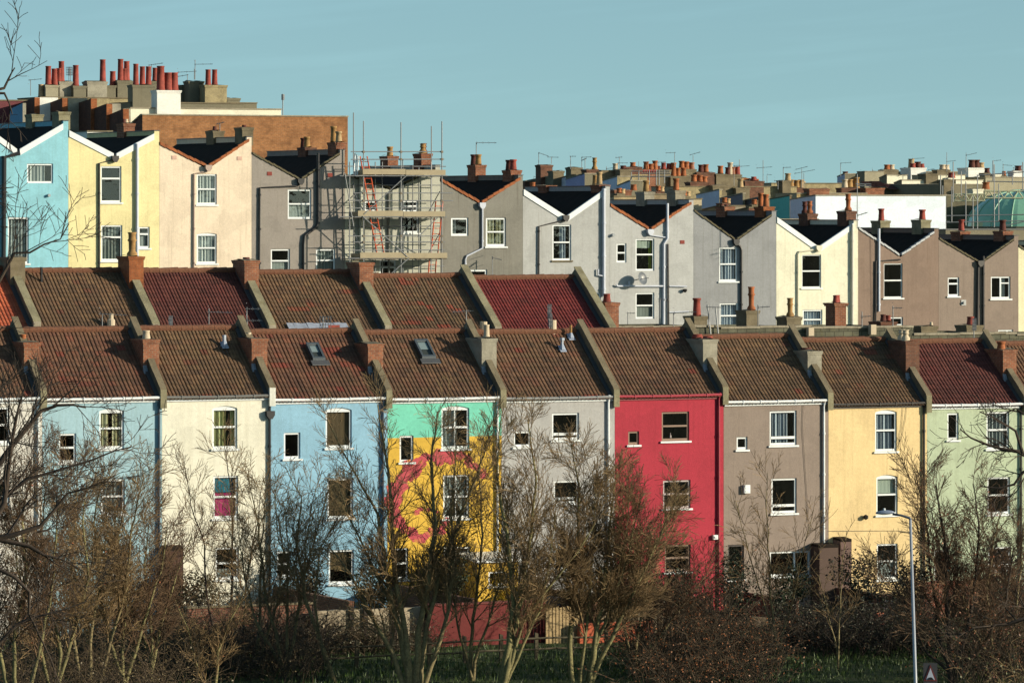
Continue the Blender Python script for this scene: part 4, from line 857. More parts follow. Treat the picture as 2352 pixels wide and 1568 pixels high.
for x, y in ((835, 349), (921, 349), (1015, 349), (835, 366), (921, 366), (1015, 366), (835, 444), (921, 444), (1015, 461), (835, 461), (921, 461), (921, 542), (1015, 542), (835, 542), (835, 556), (1015, 556)):
    a, b, z = Winv(SP(x, y, 1.38)); m.box(a-.05, a+.05, b-.05, b+.05, z-.05, z+.05)
m.build('couplers', plain((120, 105, 80), .6, name='rusty_coupler'), sc_root)
LADC = plain((226, 92, 44), .6, name='orange_paint')
def ladder(x0, y0, x1, y1, o0, o1, label, w=.36, mt=LADC):
    a0, b0, z0 = Winv(SP(x0, y0, o0)); a1, b1, z1 = Winv(SP(x1, y1, o1)); m = MB()
    for s in (-w/2, w/2): m.tubeL([(a0+s, b0, z0), (a1+s, b1, z1)], .032, 5)
    n = int(abs(z0-z1)/.26)
    for i in range(1, n): t = i/n; m.tubeL([(a0+(a1-a0)*t-w/2, b0+(b1-b0)*t, z0+(z1-z0)*t), (a0+(a1-a0)*t+w/2, b0+(b1-b0)*t, z0+(z1-z0)*t)], .017, 5)
    return solo(m, 'ladder', mt, label, 'ladder', 'orange ladders on the scaffolding')
ladder(835, 359, 858, 486, 1.1, 1.25, 'orange ladder rising above the top scaffold deck, left side'); ladder(858, 499, 875, 588, 1.1, 1.25, 'orange ladder between the middle and lower scaffold decks, left side')
ladder(1009, 461, 997, 588, 1.1, 1.2, 'orange ladder beside the right end of the middle scaffold deck'); ladder(994, 594, 988, 690, 1.1, 1.2, 'lowest orange ladder under the right end of the scaffold')
m = MB()
for k in range(3): a, b, z = Winv(SP(812+4*k, 352+3*k, 1.1)); m.tubeL([(a, b, z-1.0), (a+.08, b, z)], .035, 6)
solo(m, 'spare_tubes', WHITE, 'short white tubes standing on the top left corner of the scaffold', 'tubes')
# ================================================================ buildings on the hilltop
def r0(x, y): return x*.3515, 91.9+y*.3515
def r1(x, y): return 1194.4+x*.16406, 349.1+y*.16406
def r2(x, y): return 1561.9+x*.17188, 349.1+y*.17188
def r3(x, y): return 1929.4+x*.17969, 349.1+y*.17969
def r4(x, y): return x*.1172, 119.4+y*.1172
HILL = 'houses on the hilltop'
SHED_N = 0
def block(xL, xF, xR, y, D, wallm, label, drop=0., dep=None, roofm=None, base=None, sidem=None, coping=TAN, kind='flat', cat='house', name='terraced_house', group=HILL, y2=None, zb=None, strip=None):
    """a house whose front runs from xF to xR; its left flank recedes to column xL. drop: how far the flank's top falls to the back"""
    b = bD(D); a0, a1 = A_(xF, b)+.004, A_(xR, b)-.004; zt = Zab(y, (a0+a1)/2, b); g = zb if zb is not None else -9.5
    d = dep if dep else max(1.2, B_(xL, a0)-b); h = thing(name, W((a0+a1)/2, b, g), label, cat, group)
    m = MB(); zk = zt-drop
    m.q((a0, b, g), (a1, b, g), (a1, b, zt), (a0, b, zt)); m.q((a1, b, g), (a1, b+d, g), (a1, b+d, zk), (a1, b, zt))
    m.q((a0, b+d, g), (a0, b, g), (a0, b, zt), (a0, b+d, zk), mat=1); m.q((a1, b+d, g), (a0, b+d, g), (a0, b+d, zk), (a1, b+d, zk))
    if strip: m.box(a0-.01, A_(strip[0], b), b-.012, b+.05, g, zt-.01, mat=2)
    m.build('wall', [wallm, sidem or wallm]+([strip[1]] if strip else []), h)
    r = MB()
    if kind == 'flat':
        r.ext_bz([(b+.02, zt-.12), (b+.02, zt-.06), (b+d, zk-.06), (b+d, zk-.12)], a0+.02, a1-.02); r.build('roof', roofm or slate(), h)
    else:                                     # a pantiled slope towards the street behind a low wall
        e = .9; zr = zt+e; ntl = max(6, int((a1-a0)/.28))
        pantile_roof(a0+.05, a1-.05, b+.02, zt-.02, b+1.6, zr, roofm, ntl, 4, sag=0).build('roof', roofm, h)
    if coping and kind == 'flat':
        c = MB(); c.ext_bz([(b-.05, zt), (b-.05, zt+.07), (b+.25, zt+.07), (b+.25, zt)], a0-.03, a1+.03)
        c.ext_bz([(b+.251, zt), (b+.251, zt+.06), (b+d, zk+.06), (b+d, zk)], a0-.04, a0+.2); c.build('coping', coping, h)
    return dict(h=h, b=b, a0=a0, a1=a1, zt=zt, D=D, d=d)
def bstack(B, x0, x1, y, mt, pots=(), off=.9, d=.8, cap=STONED, over=.05, rows=None):
    """stack by columns on block B; pots: (column, top row, radius, colour, style)"""
    b = B['b']+off; a0, a1 = A_(x0, b), A_(x1, b); z = Zab(y, (a0+a1)/2, b); w = max(.35, a1-a0)
    dd = min(d, w*1.6) if d else .8; P = []
    for q in pots:
        pa = A_(q[0], b+dd/2); zt = Zab(q[1], pa, b+dd/2); P.append((pa-(a0+a1)/2, q[5] if len(q) > 5 else 0, max(.15, zt-z), q[2] if len(q) > 2 else .13, q[3] if len(q) > 3 else 't', q[4] if len(q) > 4 else (2 if len(q) > 3 and q[3] == 'r' else 0)))
    return stack(B['h'], (a0+a1)/2, b+dd/2, w, dd, min(B['zt']-1.2, z-.6), z, mt, cap=cap, pots=P, over=over)
def baer(B, f, x, y0, y1, bx0, bx1, by=None, by2=None, **k):
    X, Y0 = f(x, y0); _, Y1 = f(x, y1); X0, Yb = f(bx0, by if by is not None else y0); X1, Yc = f(bx1, by2 if by2 is not None else (by if by is not None else y0))
    aerial(B['h'], B['D']+3, X, Y0, Y1, X0, X1, Yb, Yc, nel=7, **k)
WHT = stucco((252, 242, 216), dirt=.08, streak=.05); CRM = stucco((250, 236, 196), dirt=.08, streak=.06); DBR = brick((118, 66, 44), (96, 56, 40), (80, 66, 54)); BROR = brick((180, 118, 66), (160, 102, 56), (165, 128, 88))  # DBR darkens the left flanks, their shade put into the brick colour
GRY = stucco((176, 162, 126), .4, .3); DGR = stucco((134, 123, 94), .5, .4); MOT = stone((168, 148, 104), (205, 180, 120), .7)
# the big brick block
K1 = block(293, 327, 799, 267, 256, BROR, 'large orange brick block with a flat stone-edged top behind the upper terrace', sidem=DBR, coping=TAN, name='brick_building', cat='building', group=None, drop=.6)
K2 = block(283, 300, 646, 251, 262, CRM, 'cream-painted parapet block behind the orange brick building', dep=5, coping=TAN, drop=.2, name='rendered_building', cat='building', group=None)
K3 = block(285, 300, 560, 238, 268, DGR, 'weathered grey block carrying stepped chimney stacks, above the cream parapet', dep=5, coping=STONED, name='rendered_building', cat='building', group=None)
bstack(K2, 361, 415, 207, WHT, [(369, 152, .24, 'r'), (386, 167, .24, 'r'), (400, 167, .24, 'r')], off=-.3, d=.9)
bstack(K3, 305, 356, 195, DGR, [(312, 147, .17, 'r'), (327, 153, .17, 'r'), (341, 153, .17, 'r')], off=-.2); bstack(K3, 348, 362, 186, DGR, [(356, 156, .16, 'r')], off=1.5)
bstack(K3, 434, 468, 186, DGR, [], off=1.2); bstack(K3, 471, 521, 195, MOT, [(478, 160, .17, 'r'), (493, 160, .17, 'r')], off=.2)
K3b = block(515, 522, 590, 238, 274, DGR, 'low grey wall stub at the right end of the hilltop chimneys', dep=3, coping=STONED, name='rendered_building', cat='building', group=None)
bstack(K3, 410, 436, 196, DGR, [], off=2.0); bstack(K3b, 522, 551, 225, DGR, [], off=.2)
T = [(r4(680, 895), r4(440, 0)[0], 780, WHT, 1120), (r4(1222, 905), r4(740, 0)[0], 1330, CONC, 1700), (r4(1784, 915), r4(1235, 0)[0], 1900, MOT, 2120), (r4(2090, 1015), r4(1790, 0)[0], 2200, CONC, 2352)]
TB = []
lab = ['white-rendered', 'pale concrete-rendered', 'mottled stone', 'grey-rendered']
for i, ((xF, yF), xL, xr, mt, xend) in enumerate(T):
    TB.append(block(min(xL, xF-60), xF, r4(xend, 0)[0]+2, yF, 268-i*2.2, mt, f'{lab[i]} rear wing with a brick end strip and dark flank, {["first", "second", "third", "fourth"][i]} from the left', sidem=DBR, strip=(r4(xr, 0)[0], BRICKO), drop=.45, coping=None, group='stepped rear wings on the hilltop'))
TB.append(block(225, 283, 300, 250, 259, CONC, 'narrow brick-ended rear wing next to the orange brick block', sidem=DBR, strip=(296, BRICKO), drop=.5, coping=None, group='stepped rear wings on the hilltop'))
TF = block(-60, -40, 62, 232, 271, stucco((120, 60, 60)), 'dark plum and blue rendered flank behind the turquoise house', dep=5, coping=STONED, sidem=stucco((70, 110, 130)))
TG = block(22, 52, 60, 237, 266, CONC, 'blue-rendered flank wall behind the turquoise house', sidem=stucco((130, 170, 190)), coping=None, drop=.3)
TE = block(85, 93, 302, 226, 276, MOT, 'long mottled stone wall under the row of tall red pots', dep=4, coping=STONED)
for x0, x1, y, mt, pp in ((105, 134, 195, GRY, [(111, 152), (125, 158)]), (137, 167, 187, CONC, [(141, 141), (136, 157)]), (169, 198, 197, DGR, [(174, 150)]), (201, 246, 187, CONC, [(236, 137)]), (234, 266, 196, DGR, [(259, 164)]), (270, 305, 185, DGR, [(277, 136), (291, 141), (286, 158)])):
    bstack(TE, x0, x1, y, mt, [(p[0], p[1], .19, 'r') for p in pp], off=R.uniform(-.2, .6))
bstack(TE, 88, 100, 224, GRY, [(94, 194, .17, 'b', 2)], off=.1)
baer(TE, r4, 600, 540, 860, 560, 820, 555, 530); baer(TE, r4, 1350, 330, 600, 1300, 1420, 380, kind='grid')
baer(K3, r0, 1275, 130, 260, 1270, 1390, 160, 158); baer(K3, r0, 1270, 190, 260, 1160, 1285, 212, 205); baer(K3, r0, 1225, 225, 270, 1160, 1230, 240, 228); baer(K3, r0, 990, 160, 240, 970, 1065, 166, 152); baer(K3, r0, 460, 190, 300, 445, 470, 205, kind='grid')
m = MB(); D_ = 258; m.tube([PW(649.5, 268, D_), PW(649.5, 216, D_)], .03, 6); m.tube([PW(650, 230, D_), PW(650, 217, D_)], .09, 8, cap=True); m.build('mast', METAL, K1['h'])
TH_ = block(150, 200, 258, 303, 262-12, WHT, 'small white-rendered wall behind the valley of the yellow house', dep=3, coping=STONED, group=None)
# ---- far roofs to the right, nearest row first
FG = 'distant houses with chimney pots'
LAV = stucco((232, 228, 228), .1, .1); VIO = stucco((190, 178, 202), .1, .1); LBL = stucco((218, 224, 232), .15, .15); TEAL = stucco((120, 205, 180), .15, .1)
def fb(f, xL, xF, xR, y, D, mt, side, label, **k):
    X, Y = f(xF, y); return block(f(xL, 0)[0], X, f(xR, 0)[0], Y, D, mt, label, sidem=side, group=FG, **k)
E1 = fb(r1, 640, 905, 1130, 310, 300, DGR, VIO, 'dark grey house with a violet flank wall and a buff pot, far row', drop=.35)
E0 = fb(r1, 430, 665, 700, 345, 304, DGR, LAV, 'house with a pale lavender flank wall, far row above the white bargeboards', drop=.3)
E00 = fb(r1, 190, 430, 440, 345, 307, DGR, DGR, 'dark grey house at the left end of the far row', drop=.3, dep=4)
Em = fb(r1, 60, 70, 200, 415, 310, BRICKD, BRICKD, 'low brick house end just right of the dark grey gable, far row', dep=4)
bstack(E00, *[r1(x, 0)[0] for x in (290, 455)], r1(0, 180)[1], BRICKD, []); bstack(E0, *[r1(x, 0)[0] for x in (465, 615)], r1(0, 262)[1], STONED, [])
bstack(E1, *[r1(x, 0)[0] for x in (715, 870)], r1(0, 215)[1], STONED, [], off=2.5); bstack(E1, *[r1(x, 0)[0] for x in (935, 1095)], r1(0, 240)[1], BRICKD, [(r1(1045, 0)[0], r1(0, 80)[1], .15, 'y', 1)])
En = block(1212, 1216, 1400, 432, 250, BRICKO, 'low brick wall with stubby pots just behind the white bargeboards', dep=3, group=FG, coping=STONED)
bstack(En, *[r1(x, 0)[0] for x in (255, 480)], r1(0, 468)[1], BRICKO, []); bstack(En, *[r1(x, 0)[0] for x in (1015, 1190)], r1(0, 462)[1], BRICKO, [(r1(1055, 0)[0], r1(0, 325)[1], .17, 'y', 2)])
bstack(En, *[r1(x, 0)[0] for x in (130, 215)], r1(0, 545)[1], STONED, [(r1(175, 0)[0], r1(0, 425)[1], .17, 't', 2)]); bstack(En, *[r1(x, 0)[0] for x in (505, 730)], r1(0, 525)[1], BRICKO, [(r1(535, 0)[0], r1(0, 485)[1], .15, 't', 2), (r1(690, 0)[0], r1(0, 485)[1], .17, 'b', 2)])
E2 = fb(r1, 1125, 1360, 1540, 350, 290, MOT, LAV, 'mottled stone house with a broad pale lavender flank wall', drop=.3)
E3 = fb(r1, 1360, 1545, 1720, 410, 284, DGR, LBL, 'house with a pale blue flank behind a brick stack', drop=.3)
bstack(E3, *[r1(x, 0)[0] for x in (1325, 1560)], r1(0, 530)[1], BRICK, [(r1(1590, 0)[0], r1(0, 455)[1], .2, 't', 2)], off=-6)
E4 = fb(r1, 1700, 1740, 2352, 330, 320, GRY, GRY, 'long pale stone parapet house under scaffolding poles, far ridge', dep=5, coping=MOT)
E5 = fb(r1, 1380, 1400, 1780, 330, 316, MOT, STONED, 'lichened stone parapet house with uneven stacks, far ridge', dep=5, coping=MOT)
for f, B, L_ in ((r1, E5, ((1145, 1385, 255, STONED, [(1335, 160, 'c')]), (1400, 1560, 240, STONED, [(1445, 190, 'd')]), (1490, 1705, 205, BRICKD, [(1580, 145, 't')]))), (r1, E4, ((1700, 1900, 240, BRICK, [(1765, 135, 't'), (1835, 165, 't'), (1890, 122, 't')]), (1910, 2110, 245, STONED, [(1930, 195, 'd'), (2010, 150, 'r'), (2085, 160, 'r')]), (2110, 2400, 335, STONED, [(2150, 150, 't'), (2210, 222, 't'), (2290, 222, 't')]))), ):
    for x0, x1, y, mt, pp in L_: bstack(B, f(x0, 0)[0], f(x1, 0)[0], f(0, y)[1], mt, [(f(p, 0)[0], f(0, q)[1], .19, c) for p, q, c in pp], off=R.uniform(-1.2, .3))
E6 = fb(r2, -60, -40, 800, 345, 322, GRY, GRY, 'long stone parapet house crowded with terracotta pots, far ridge', dep=5, coping=MOT)
for x0, x1, y, mt, pp in ((0, 215, 230, STONED, [(22, 120, 't'), (85, 128, 't'), (155, 140, 't')]), (225, 460, 270, BRICKD, [(280, 170, 'd'), (345, 165, 't')]), (485, 610, 290, STONED, [(540, 185, 't')]), (610, 820, 300, STONED, [(640, 205, 'd'), (670, 140, 'c'), (700, 200, 't'), (768, 195, 'r')])):
    bstack(E6, r2(x0, 0)[0], r2(x1, 0)[0], r2(0, y)[1], mt, [(r2(p, 0)[0], r2(0, q)[1], .2, c) for p, q, c in pp], off=R.uniform(-.6, .6))
E7 = fb(r2, -50, -30, 1560, 470, 308, MOT, GRY, 'long sunlit stone parapet in front of the crowded ridge', dep=4, coping=STONED)
for x0, x1, y, mt, pp in ((140, 385, 400, BRICKD, [(185, 305, 't'), (265, 310, 't'), (325, 330, 't')]), (440, 705, 445, STONED, []), (750, 930, 475, STONED, [(808, 358, 'b')]), (870, 1120, 385, BRICKD, [(985, 330, 'r')]), (1070, 1320, 470, STONED, []), (1370, 1480, 380, STONED, [(1442, 285, 'b')]), (1420, 1690, 480, BRICKD, [(1485, 370, 'y'), (1557, 375, 'y'), (1620, 370, 'b')])):
    bstack(E7, r2(x0, 0)[0], r2(x1, 0)[0], r2(0, y)[1], mt, [(r2(p, 0)[0], r2(0, q)[1], .2, c, 2 if x0 == 870 else 0) for p, q, c in pp], off=R.uniform(-1.0, .4))
E8 = fb(r2, 1120, 1220, 2360, 425, 330, MOT, GRY, 'low pale stone wall line on the far ridge', dep=4, coping=STONED)
E9 = fb(r2, 1540, 1560, 2500, 560, 300, stone((180, 150, 96), (130, 100, 60), .4), GRY, 'sandy parapet wall just above the big white wall', dep=3, coping=TAN)
bstack(E9, r2(1730, 0)[0], r2(1995, 0)[0], r2(0, 488)[1], BRICK, [], cap=DKPOT, off=-.4)
E10 = fb(r2, 215, 525, 560, 510, 286, MOT, LBL, 'house with a bright pale blue flank wall', drop=.3)
E11 = fb(r2, 530, 838, 870, 560, 282, DGR, stucco((140, 130, 130)), 'house with a grey-mauve flank wall right of the pale blue flank', drop=.3)
E12 = fb(r2, 840, 1170, 1200, 590, 279, DGR, stucco((90, 84, 84)), 'house with a nearly black flank wall behind twin pots', drop=.3)
E13 = fb(r2, 1200, 1465, 1490, 590, 276, stone((130, 104, 70)), TEAL, 'house with a teal green flank wall', drop=.2, coping=STONED)
E14 = fb(r2, 1470, 1812, 3551, 586, 268, stucco((246, 248, 250), dirt=.12, streak=.08), LAV, 'gleaming white blank rendered block behind the cream and brown gables', drop=.25, zb=-12, name='rendered_building', cat='building')

E15 = block(1640, 1660, 1880, 505, 262, DGR, 'dull grey wall filling in behind the grey roughcast gable', dep=3, group=FG)
E16 = fb(r3, -20, 60, 235, 285, 345, DGR, stucco((176, 190, 205)), 'small blue-flanked house end on the far right ridge', drop=.2)
bstack(E16, r3(50, 0)[0], r3(85, 0)[0], r3(0, 290)[1], BRICKD, [(r3(68, 0)[0], r3(0, 250)[1], .2, 'd')])
RT = tiles(((120, 70, 52), (104, 60, 46), (134, 78, 56)), seed=40)
E17 = fb(r3, 290, 315, 560, 255, 342, GRY, DGR, 'olive grey rendered house on the far right ridge')
bstack(E17, r3(560, 0)[0], r3(745, 0)[0], r3(0, 225)[1], STONED, [(r3(600, 0)[0], r3(0, 162)[1], .22, 't'), (r3(660, 0)[0], r3(0, 162)[1], .22, 'c')])
E18 = fb(r3, 560, 600, 860, 300, 338, CRM, DGR, 'small cream rendered house with red tiles below, far right', drop=.2)
E19 = fb(r3, 740, 790, 1080, 365, 333, CRM, DGR, 'peach-cream rendered wall in front of the double white stack', drop=.2)
E20 = fb(r3, 860, 900, 1640, 258, 348, DGR, DGR, 'long grey wall behind the white chimney stacks', dep=4)
bstack(E20, r3(905, 0)[0], r3(1100, 0)[0], r3(0, 200)[1], WHT, [(r3(930, 0)[0], r3(0, 145)[1], .22, 'r', 0), (r3(995, 0)[0], r3(0, 125)[1], .24, 'd'), (r3(1045, 0)[0], r3(0, 150)[1], .22, 'r')], off=-5, d=1.6)
bstack(E20, r3(860, 0)[0], r3(945, 0)[0], r3(0, 205)[1], WHT, [(r3(912, 0)[0], r3(0, 88)[1], .26, 'b', 2)], off=-2)
bstack(E20, r3(1245, 0)[0], r3(1405, 0)[0], r3(0, 225)[1], STONED, [(r3(1310, 0)[0], r3(0, 162)[1], .24, 'c'), (r3(1358, 0)[0], r3(0, 165)[1], .24, 'c')], off=-5)
E21 = fb(r3, 1240, 1255, 1600, 300, 336, CRM, GRY, 'cream walls broken by a red pot, right of the dark square stack', dep=4)
bstack(E21, r3(1100, 0)[0], r3(1250, 0)[0], r3(0, 275)[1], STONED, [], off=-3, d=1.2)
bstack(E21, r3(1385, 0)[0], r3(1460, 0)[0], r3(0, 330)[1], CRM, [(r3(1425, 0)[0], r3(0, 265)[1], .28, 'r', 2)], off=-2)
E22 = fb(r3, 1560, 1600, 1860, 300, 340, CRM, DGR, 'cream house under the broad white three-pot stack', dep=4)
bstack(E22, r3(1640, 0)[0], r3(1850, 0)[0], r3(0, 200)[1], WHT, [(r3(1685, 0)[0], r3(0, 100)[1], .26, 'd'), (r3(1745, 0)[0], r3(0, 100)[1], .26, 'd'), (r3(1800, 0)[0], r3(0, 135)[1], .26, 'b')], off=-1, d=1.6)
E23 = fb(r3, 1440, 1480, 1830, 362, 330, CRM, GRY, 'low peach rendered wall below the broad white stack', dep=4)
E24 = fb(r3, 1830, 1860, 2450, 330, 335, GRY, DGR, 'pale grey house end above the glass dome', dep=4)
bstack(E24, r3(1850, 0)[0], r3(1920, 0)[0], r3(0, 265)[1], STONED, [(r3(1880, 0)[0], r3(0, 205)[1], .2, 'd')]); bstack(E24, r3(1985, 0)[0], r3(2060, 0)[0], r3(0, 285)[1], CRM, []); bstack(E24, r3(2215, 0)[0], r3(2330, 0)[0], r3(0, 240)[1], WHT, [(r3(2278, 0)[0], r3(0, 175)[1], .26, 'd')])
bstack(E24, r3(2070, 0)[0], r3(2130, 0)[0], r3(0, 300)[1], STONED, [(r3(2095, 0)[0], r3(0, 245)[1], .16, 't', 2)])
E25 = fb(r3, 960, 1010, 1300, 420, 322, DGR, DGR, 'blank dark olive wall just above the right end of the white block', dep=4)
E26 = fb(r3, 1290, 1330, 1860, 420, 318, DGR, DGR, 'dark olive house with round-topped stack in front of the peach wall', dep=4)
bstack(E26, r3(1330, 0)[0], r3(1460, 0)[0], r3(0, 350)[1], STONED, [], off=-1); bstack(E26, r3(1700, 0)[0], r3(1830, 0)[0], r3(0, 470)[1], CRM, [(r3(1865, 0)[0], r3(0, 385)[1], .26, 't')], off=-3)
E27 = fb(r3, 330, 345, 1010, 470, 326, DGR, DGR, 'low wall and tiled roof line behind the red brick stack', dep=2, coping=STONED)
for x0, x1, y in ((330, 470, 375), (460, 590, 372), (600, 800, 405), (810, 1010, 470)):
    m = pantile_roof(A_(r3(x0, 0)[0], E27['b']-.4), A_(r3(x1, 0)[0], E27['b']-.4), E27['b']-1.2+y*.001, Zab(r3(0, y+75)[1], E27['a0'], E27['b']), E27['b']+.6, Zab(r3(0, y)[1], E27['a0'], E27['b']), RT, 9, 4, sag=0); m.build('roof', RT, E27['h'])
bstack(E27, r3(20, 0)[0], r3(250, 0)[0], r3(0, 455)[1], BRICKD, [(r3(60, 0)[0], r3(0, 350)[1], .22, 'c'), (r3(125, 0)[0], r3(0, 350)[1], .22, 'y'), (r3(205, 0)[0], r3(0, 325)[1], .24, 'y')], off=-8)
bstack(E27, r3(330, 0)[0], r3(565, 0)[0], r3(0, 458)[1], BRICK, [], off=-9)
E28 = fb(r3, 1330, 1360, 2500, 560, 300, stone((112, 104, 76), (90, 80, 50), .5), DGR, 'brown-grey wall beside and behind the glass dome', dep=4, zb=-12)
E29 = block(2150, 2172, 2420, 528, 262, DGR, 'low dark wall below the glass dome', dep=2, group=FG, coping=GREYLEAD)
for B, f, L_ in ((E00, r1, ((262, 5, 300, 262, 400, 12, 60), (440, 68, 170, 385, 540, 72, 76))), (E1, r1, ((708, 58, 240, 700, 780, 62, 62), (865, 70, 240, 865, 1000, 75, 70), (910, 85, 240, 865, 930, 120, 90))), (E5, r1, ((1393, 70, 240, 1340, 1430, 80, 72), (1370, 155, 250, 1370, 1510, 155, 155))), (E4, r1, ((1663, 135, 300, 1640, 1690, 260, 262), (2165, 8, 200, 2040, 2180, 15, 8), (1935, 140, 200, 1925, 2040, 145, 140))),
    (E6, r2, ((175, 45, 230, 130, 270, 42, 2), (722, 180, 560, 720, 930, 200, 185), (793, 100, 200, 720, 800, 185, 180))), (E7, r2, ((1110, 110, 400, 1020, 1230, 215, 200), (1380, 205, 400, 1380, 1480, 210, 205), (1628, 225, 480, 1545, 1705, 235, 195), (1655, 285, 480, 1525, 1800, 290, 238), (1310, 390, 500, 1260, 1370, 385, 378))), (E16, r2, ((2147, 145, 330, 2147, 2290, 150, 140),)),
    (E20, r3, ((920, 85, 150, 920, 1080, 88, 78), (1365, 5, 250, 1360, 1480, 125, 110), (1612, 20, 250, 1610, 1750, 45, 12))), (E24, r3, ((1955, 115, 300, 1955, 2060, 115, 105), (2085, 150, 300, 2080, 2200, 165, 175), (2220, 200, 300, 2215, 2260, 205, 205)))):
    for q in L_: baer(B, f, *q)
# glass dome and the scaffold around it
D_ = 312; cx_, cy_ = r3(2310, 960); cen = PW(cx_, cy_, D_); rx = (cx_-r3(1610, 0)[0])/F*D_; rz = (cy_-r3(0, 490)[1])/F*D_
dome = thing('glass_dome', cen-Vector((0, 0, 1.5)), 'pale green glass dome with curved ribs among the far roofs', 'dome')
def dp(lat, lon, k=1.): return cen+Vector((rx*k*math.cos(lat)*math.cos(lon), rx*k*math.cos(lat)*math.sin(lon), rz*k*math.sin(lat)))
m = MB()
for i in range(12):
    for j in range(36):
        l0, l1 = math.pi/2*i/12, math.pi/2*(i+1)/12; o0, o1 = 2*math.pi*j/36, 2*math.pi*(j+1)/36
        m.face([dp(l0, o0), dp(l0, o1), dp(l1, o1), dp(l1, o0)])
dg, nt, bs = newmat('green_glass'); bs.inputs['Base Color'].default_value = (.24, .5, .36, 1); bs.inputs['Roughness'].default_value = .12; bs.inputs['Coat Weight'].default_value = .6
m.build('glass_shell', dg, dome, True)
for j in range(16):
    m = MB(); m.tube([dp(math.pi/2*i/12, 2*math.pi*(j+.3)/16, 1.004) for i in range(13)], .05, 5); m.build('rib', plain((150, 190, 150), .5, name='pale_green_metal'), dome)
m = MB(); m.lathe(*Winv(cen)[:2], [(rx*1.03, cen.z-3.5), (rx*1.03, cen.z+.05), (rx*.97, cen.z+.06)], 40); m.build('drum', DGR, dome)
scf = thing('scaffolding', PW(2300, 560, 296)-Vector((0, 0, 4)), 'scaffold poles and pale lattice beams standing round the glass dome', 'scaffolding')
for x, y0, y1 in ((1285, 300, 560), (1312, 430, 1000), (1350, 540, 1000), (1428, 440, 900), (1447, 125, 640), (1250, 735, 990), (1172, 810, 880), (1550, 250, 560), (1608, 380, 940), (1757, 290, 990), (1700, 560, 1070), (1972, 160, 960), (2028, 410, 880), (1955, 110, 380), (2205, 300, 420), (2335, 130, 500)):
    m = MB(); m.tube([PW(*r3(x, y1), 290), PW(*r3(x, y0), 290)], .035, 5); m.build('standard', METAL, scf)
for x0, y0, x1, y1 in ((1100, 820, 2352, 800), (1150, 905, 2352, 880), (1750, 300, 2352, 255), (1880, 375, 2352, 385), (200, 410, 400, 412), (210, 432, 400, 436), (1170, 890, 1400, 890), (2120, 940, 2352, 890)):
    m = MB(); m.tube([PW(*r3(x0, y0), 290), PW(*r3(x1, y1), 290)], .035, 5); m.build('ledger', METAL, scf)
LAT = plain((205, 198, 150), .5, name='pale_yellow_metal')
for xa, xb, ya, yb in ((1455, 1850, 540, 625), (1845, 2340, 500, 590)):
    m = MB(); n = 8
    m.tube([PW(*r3(xa, ya), 291), PW(*r3(xb, ya), 291)], .05, 5); m.tube([PW(*r3(xa, yb), 291), PW(*r3(xb, yb), 291)], .05, 5)
    for k in range(n):
        x0, x1 = xa+(xb-xa)*k/n, xa+(xb-xa)*(k+1)/n; m.tube([PW(*r3(x0, ya if k % 2 else yb), 291), PW(*r3(x1, yb if k % 2 else ya), 291)], .04, 5)
    m.tube([PW(*r3(xa+6, ya), 291), PW(*r3(xa+6, yb), 291)], .05, 5); m.build('lattice_beam', LAT, scf)
scg = thing('scaffolding', PW(1500, 440, 306)-Vector((0, 0, 3)), 'distant scaffold poles over the stone parapets left of the crowded ridge', 'scaffolding')
for x, y0, y1 in ((1663, 260, 420), (1810, 250, 460), (1907, 250, 460), (1947, 250, 460), (2022, 255, 440), (1560, 280, 540), (1550, 380, 560)):
    m = MB(); m.tube([PW(*r1(x, y1), 306), PW(*r1(x, y0), 306)], .04, 5); m.build('standard', METAL, scg)
for x0, y0, x1, y1 in ((1560, 270, 2090, 272), (1540, 345, 2110, 345), (1700, 300, 2100, 300)):
    m = MB(); m.tube([PW(*r1(x0, y0), 306), PW(*r1(x1, y1), 306)], .04, 5); m.build('ledger', METAL, scg)
m = MB()
for k in range(6): p = PW(*r1(1725+32*k, 270), 305.5); q = PW(*r1(1741+32*k, 270), 305.5); m.tube([p, q], .1, 5, cap=True)
m.build('warning_tape', plain((210, 80, 70), .6, name='red_white_tape'), scg)

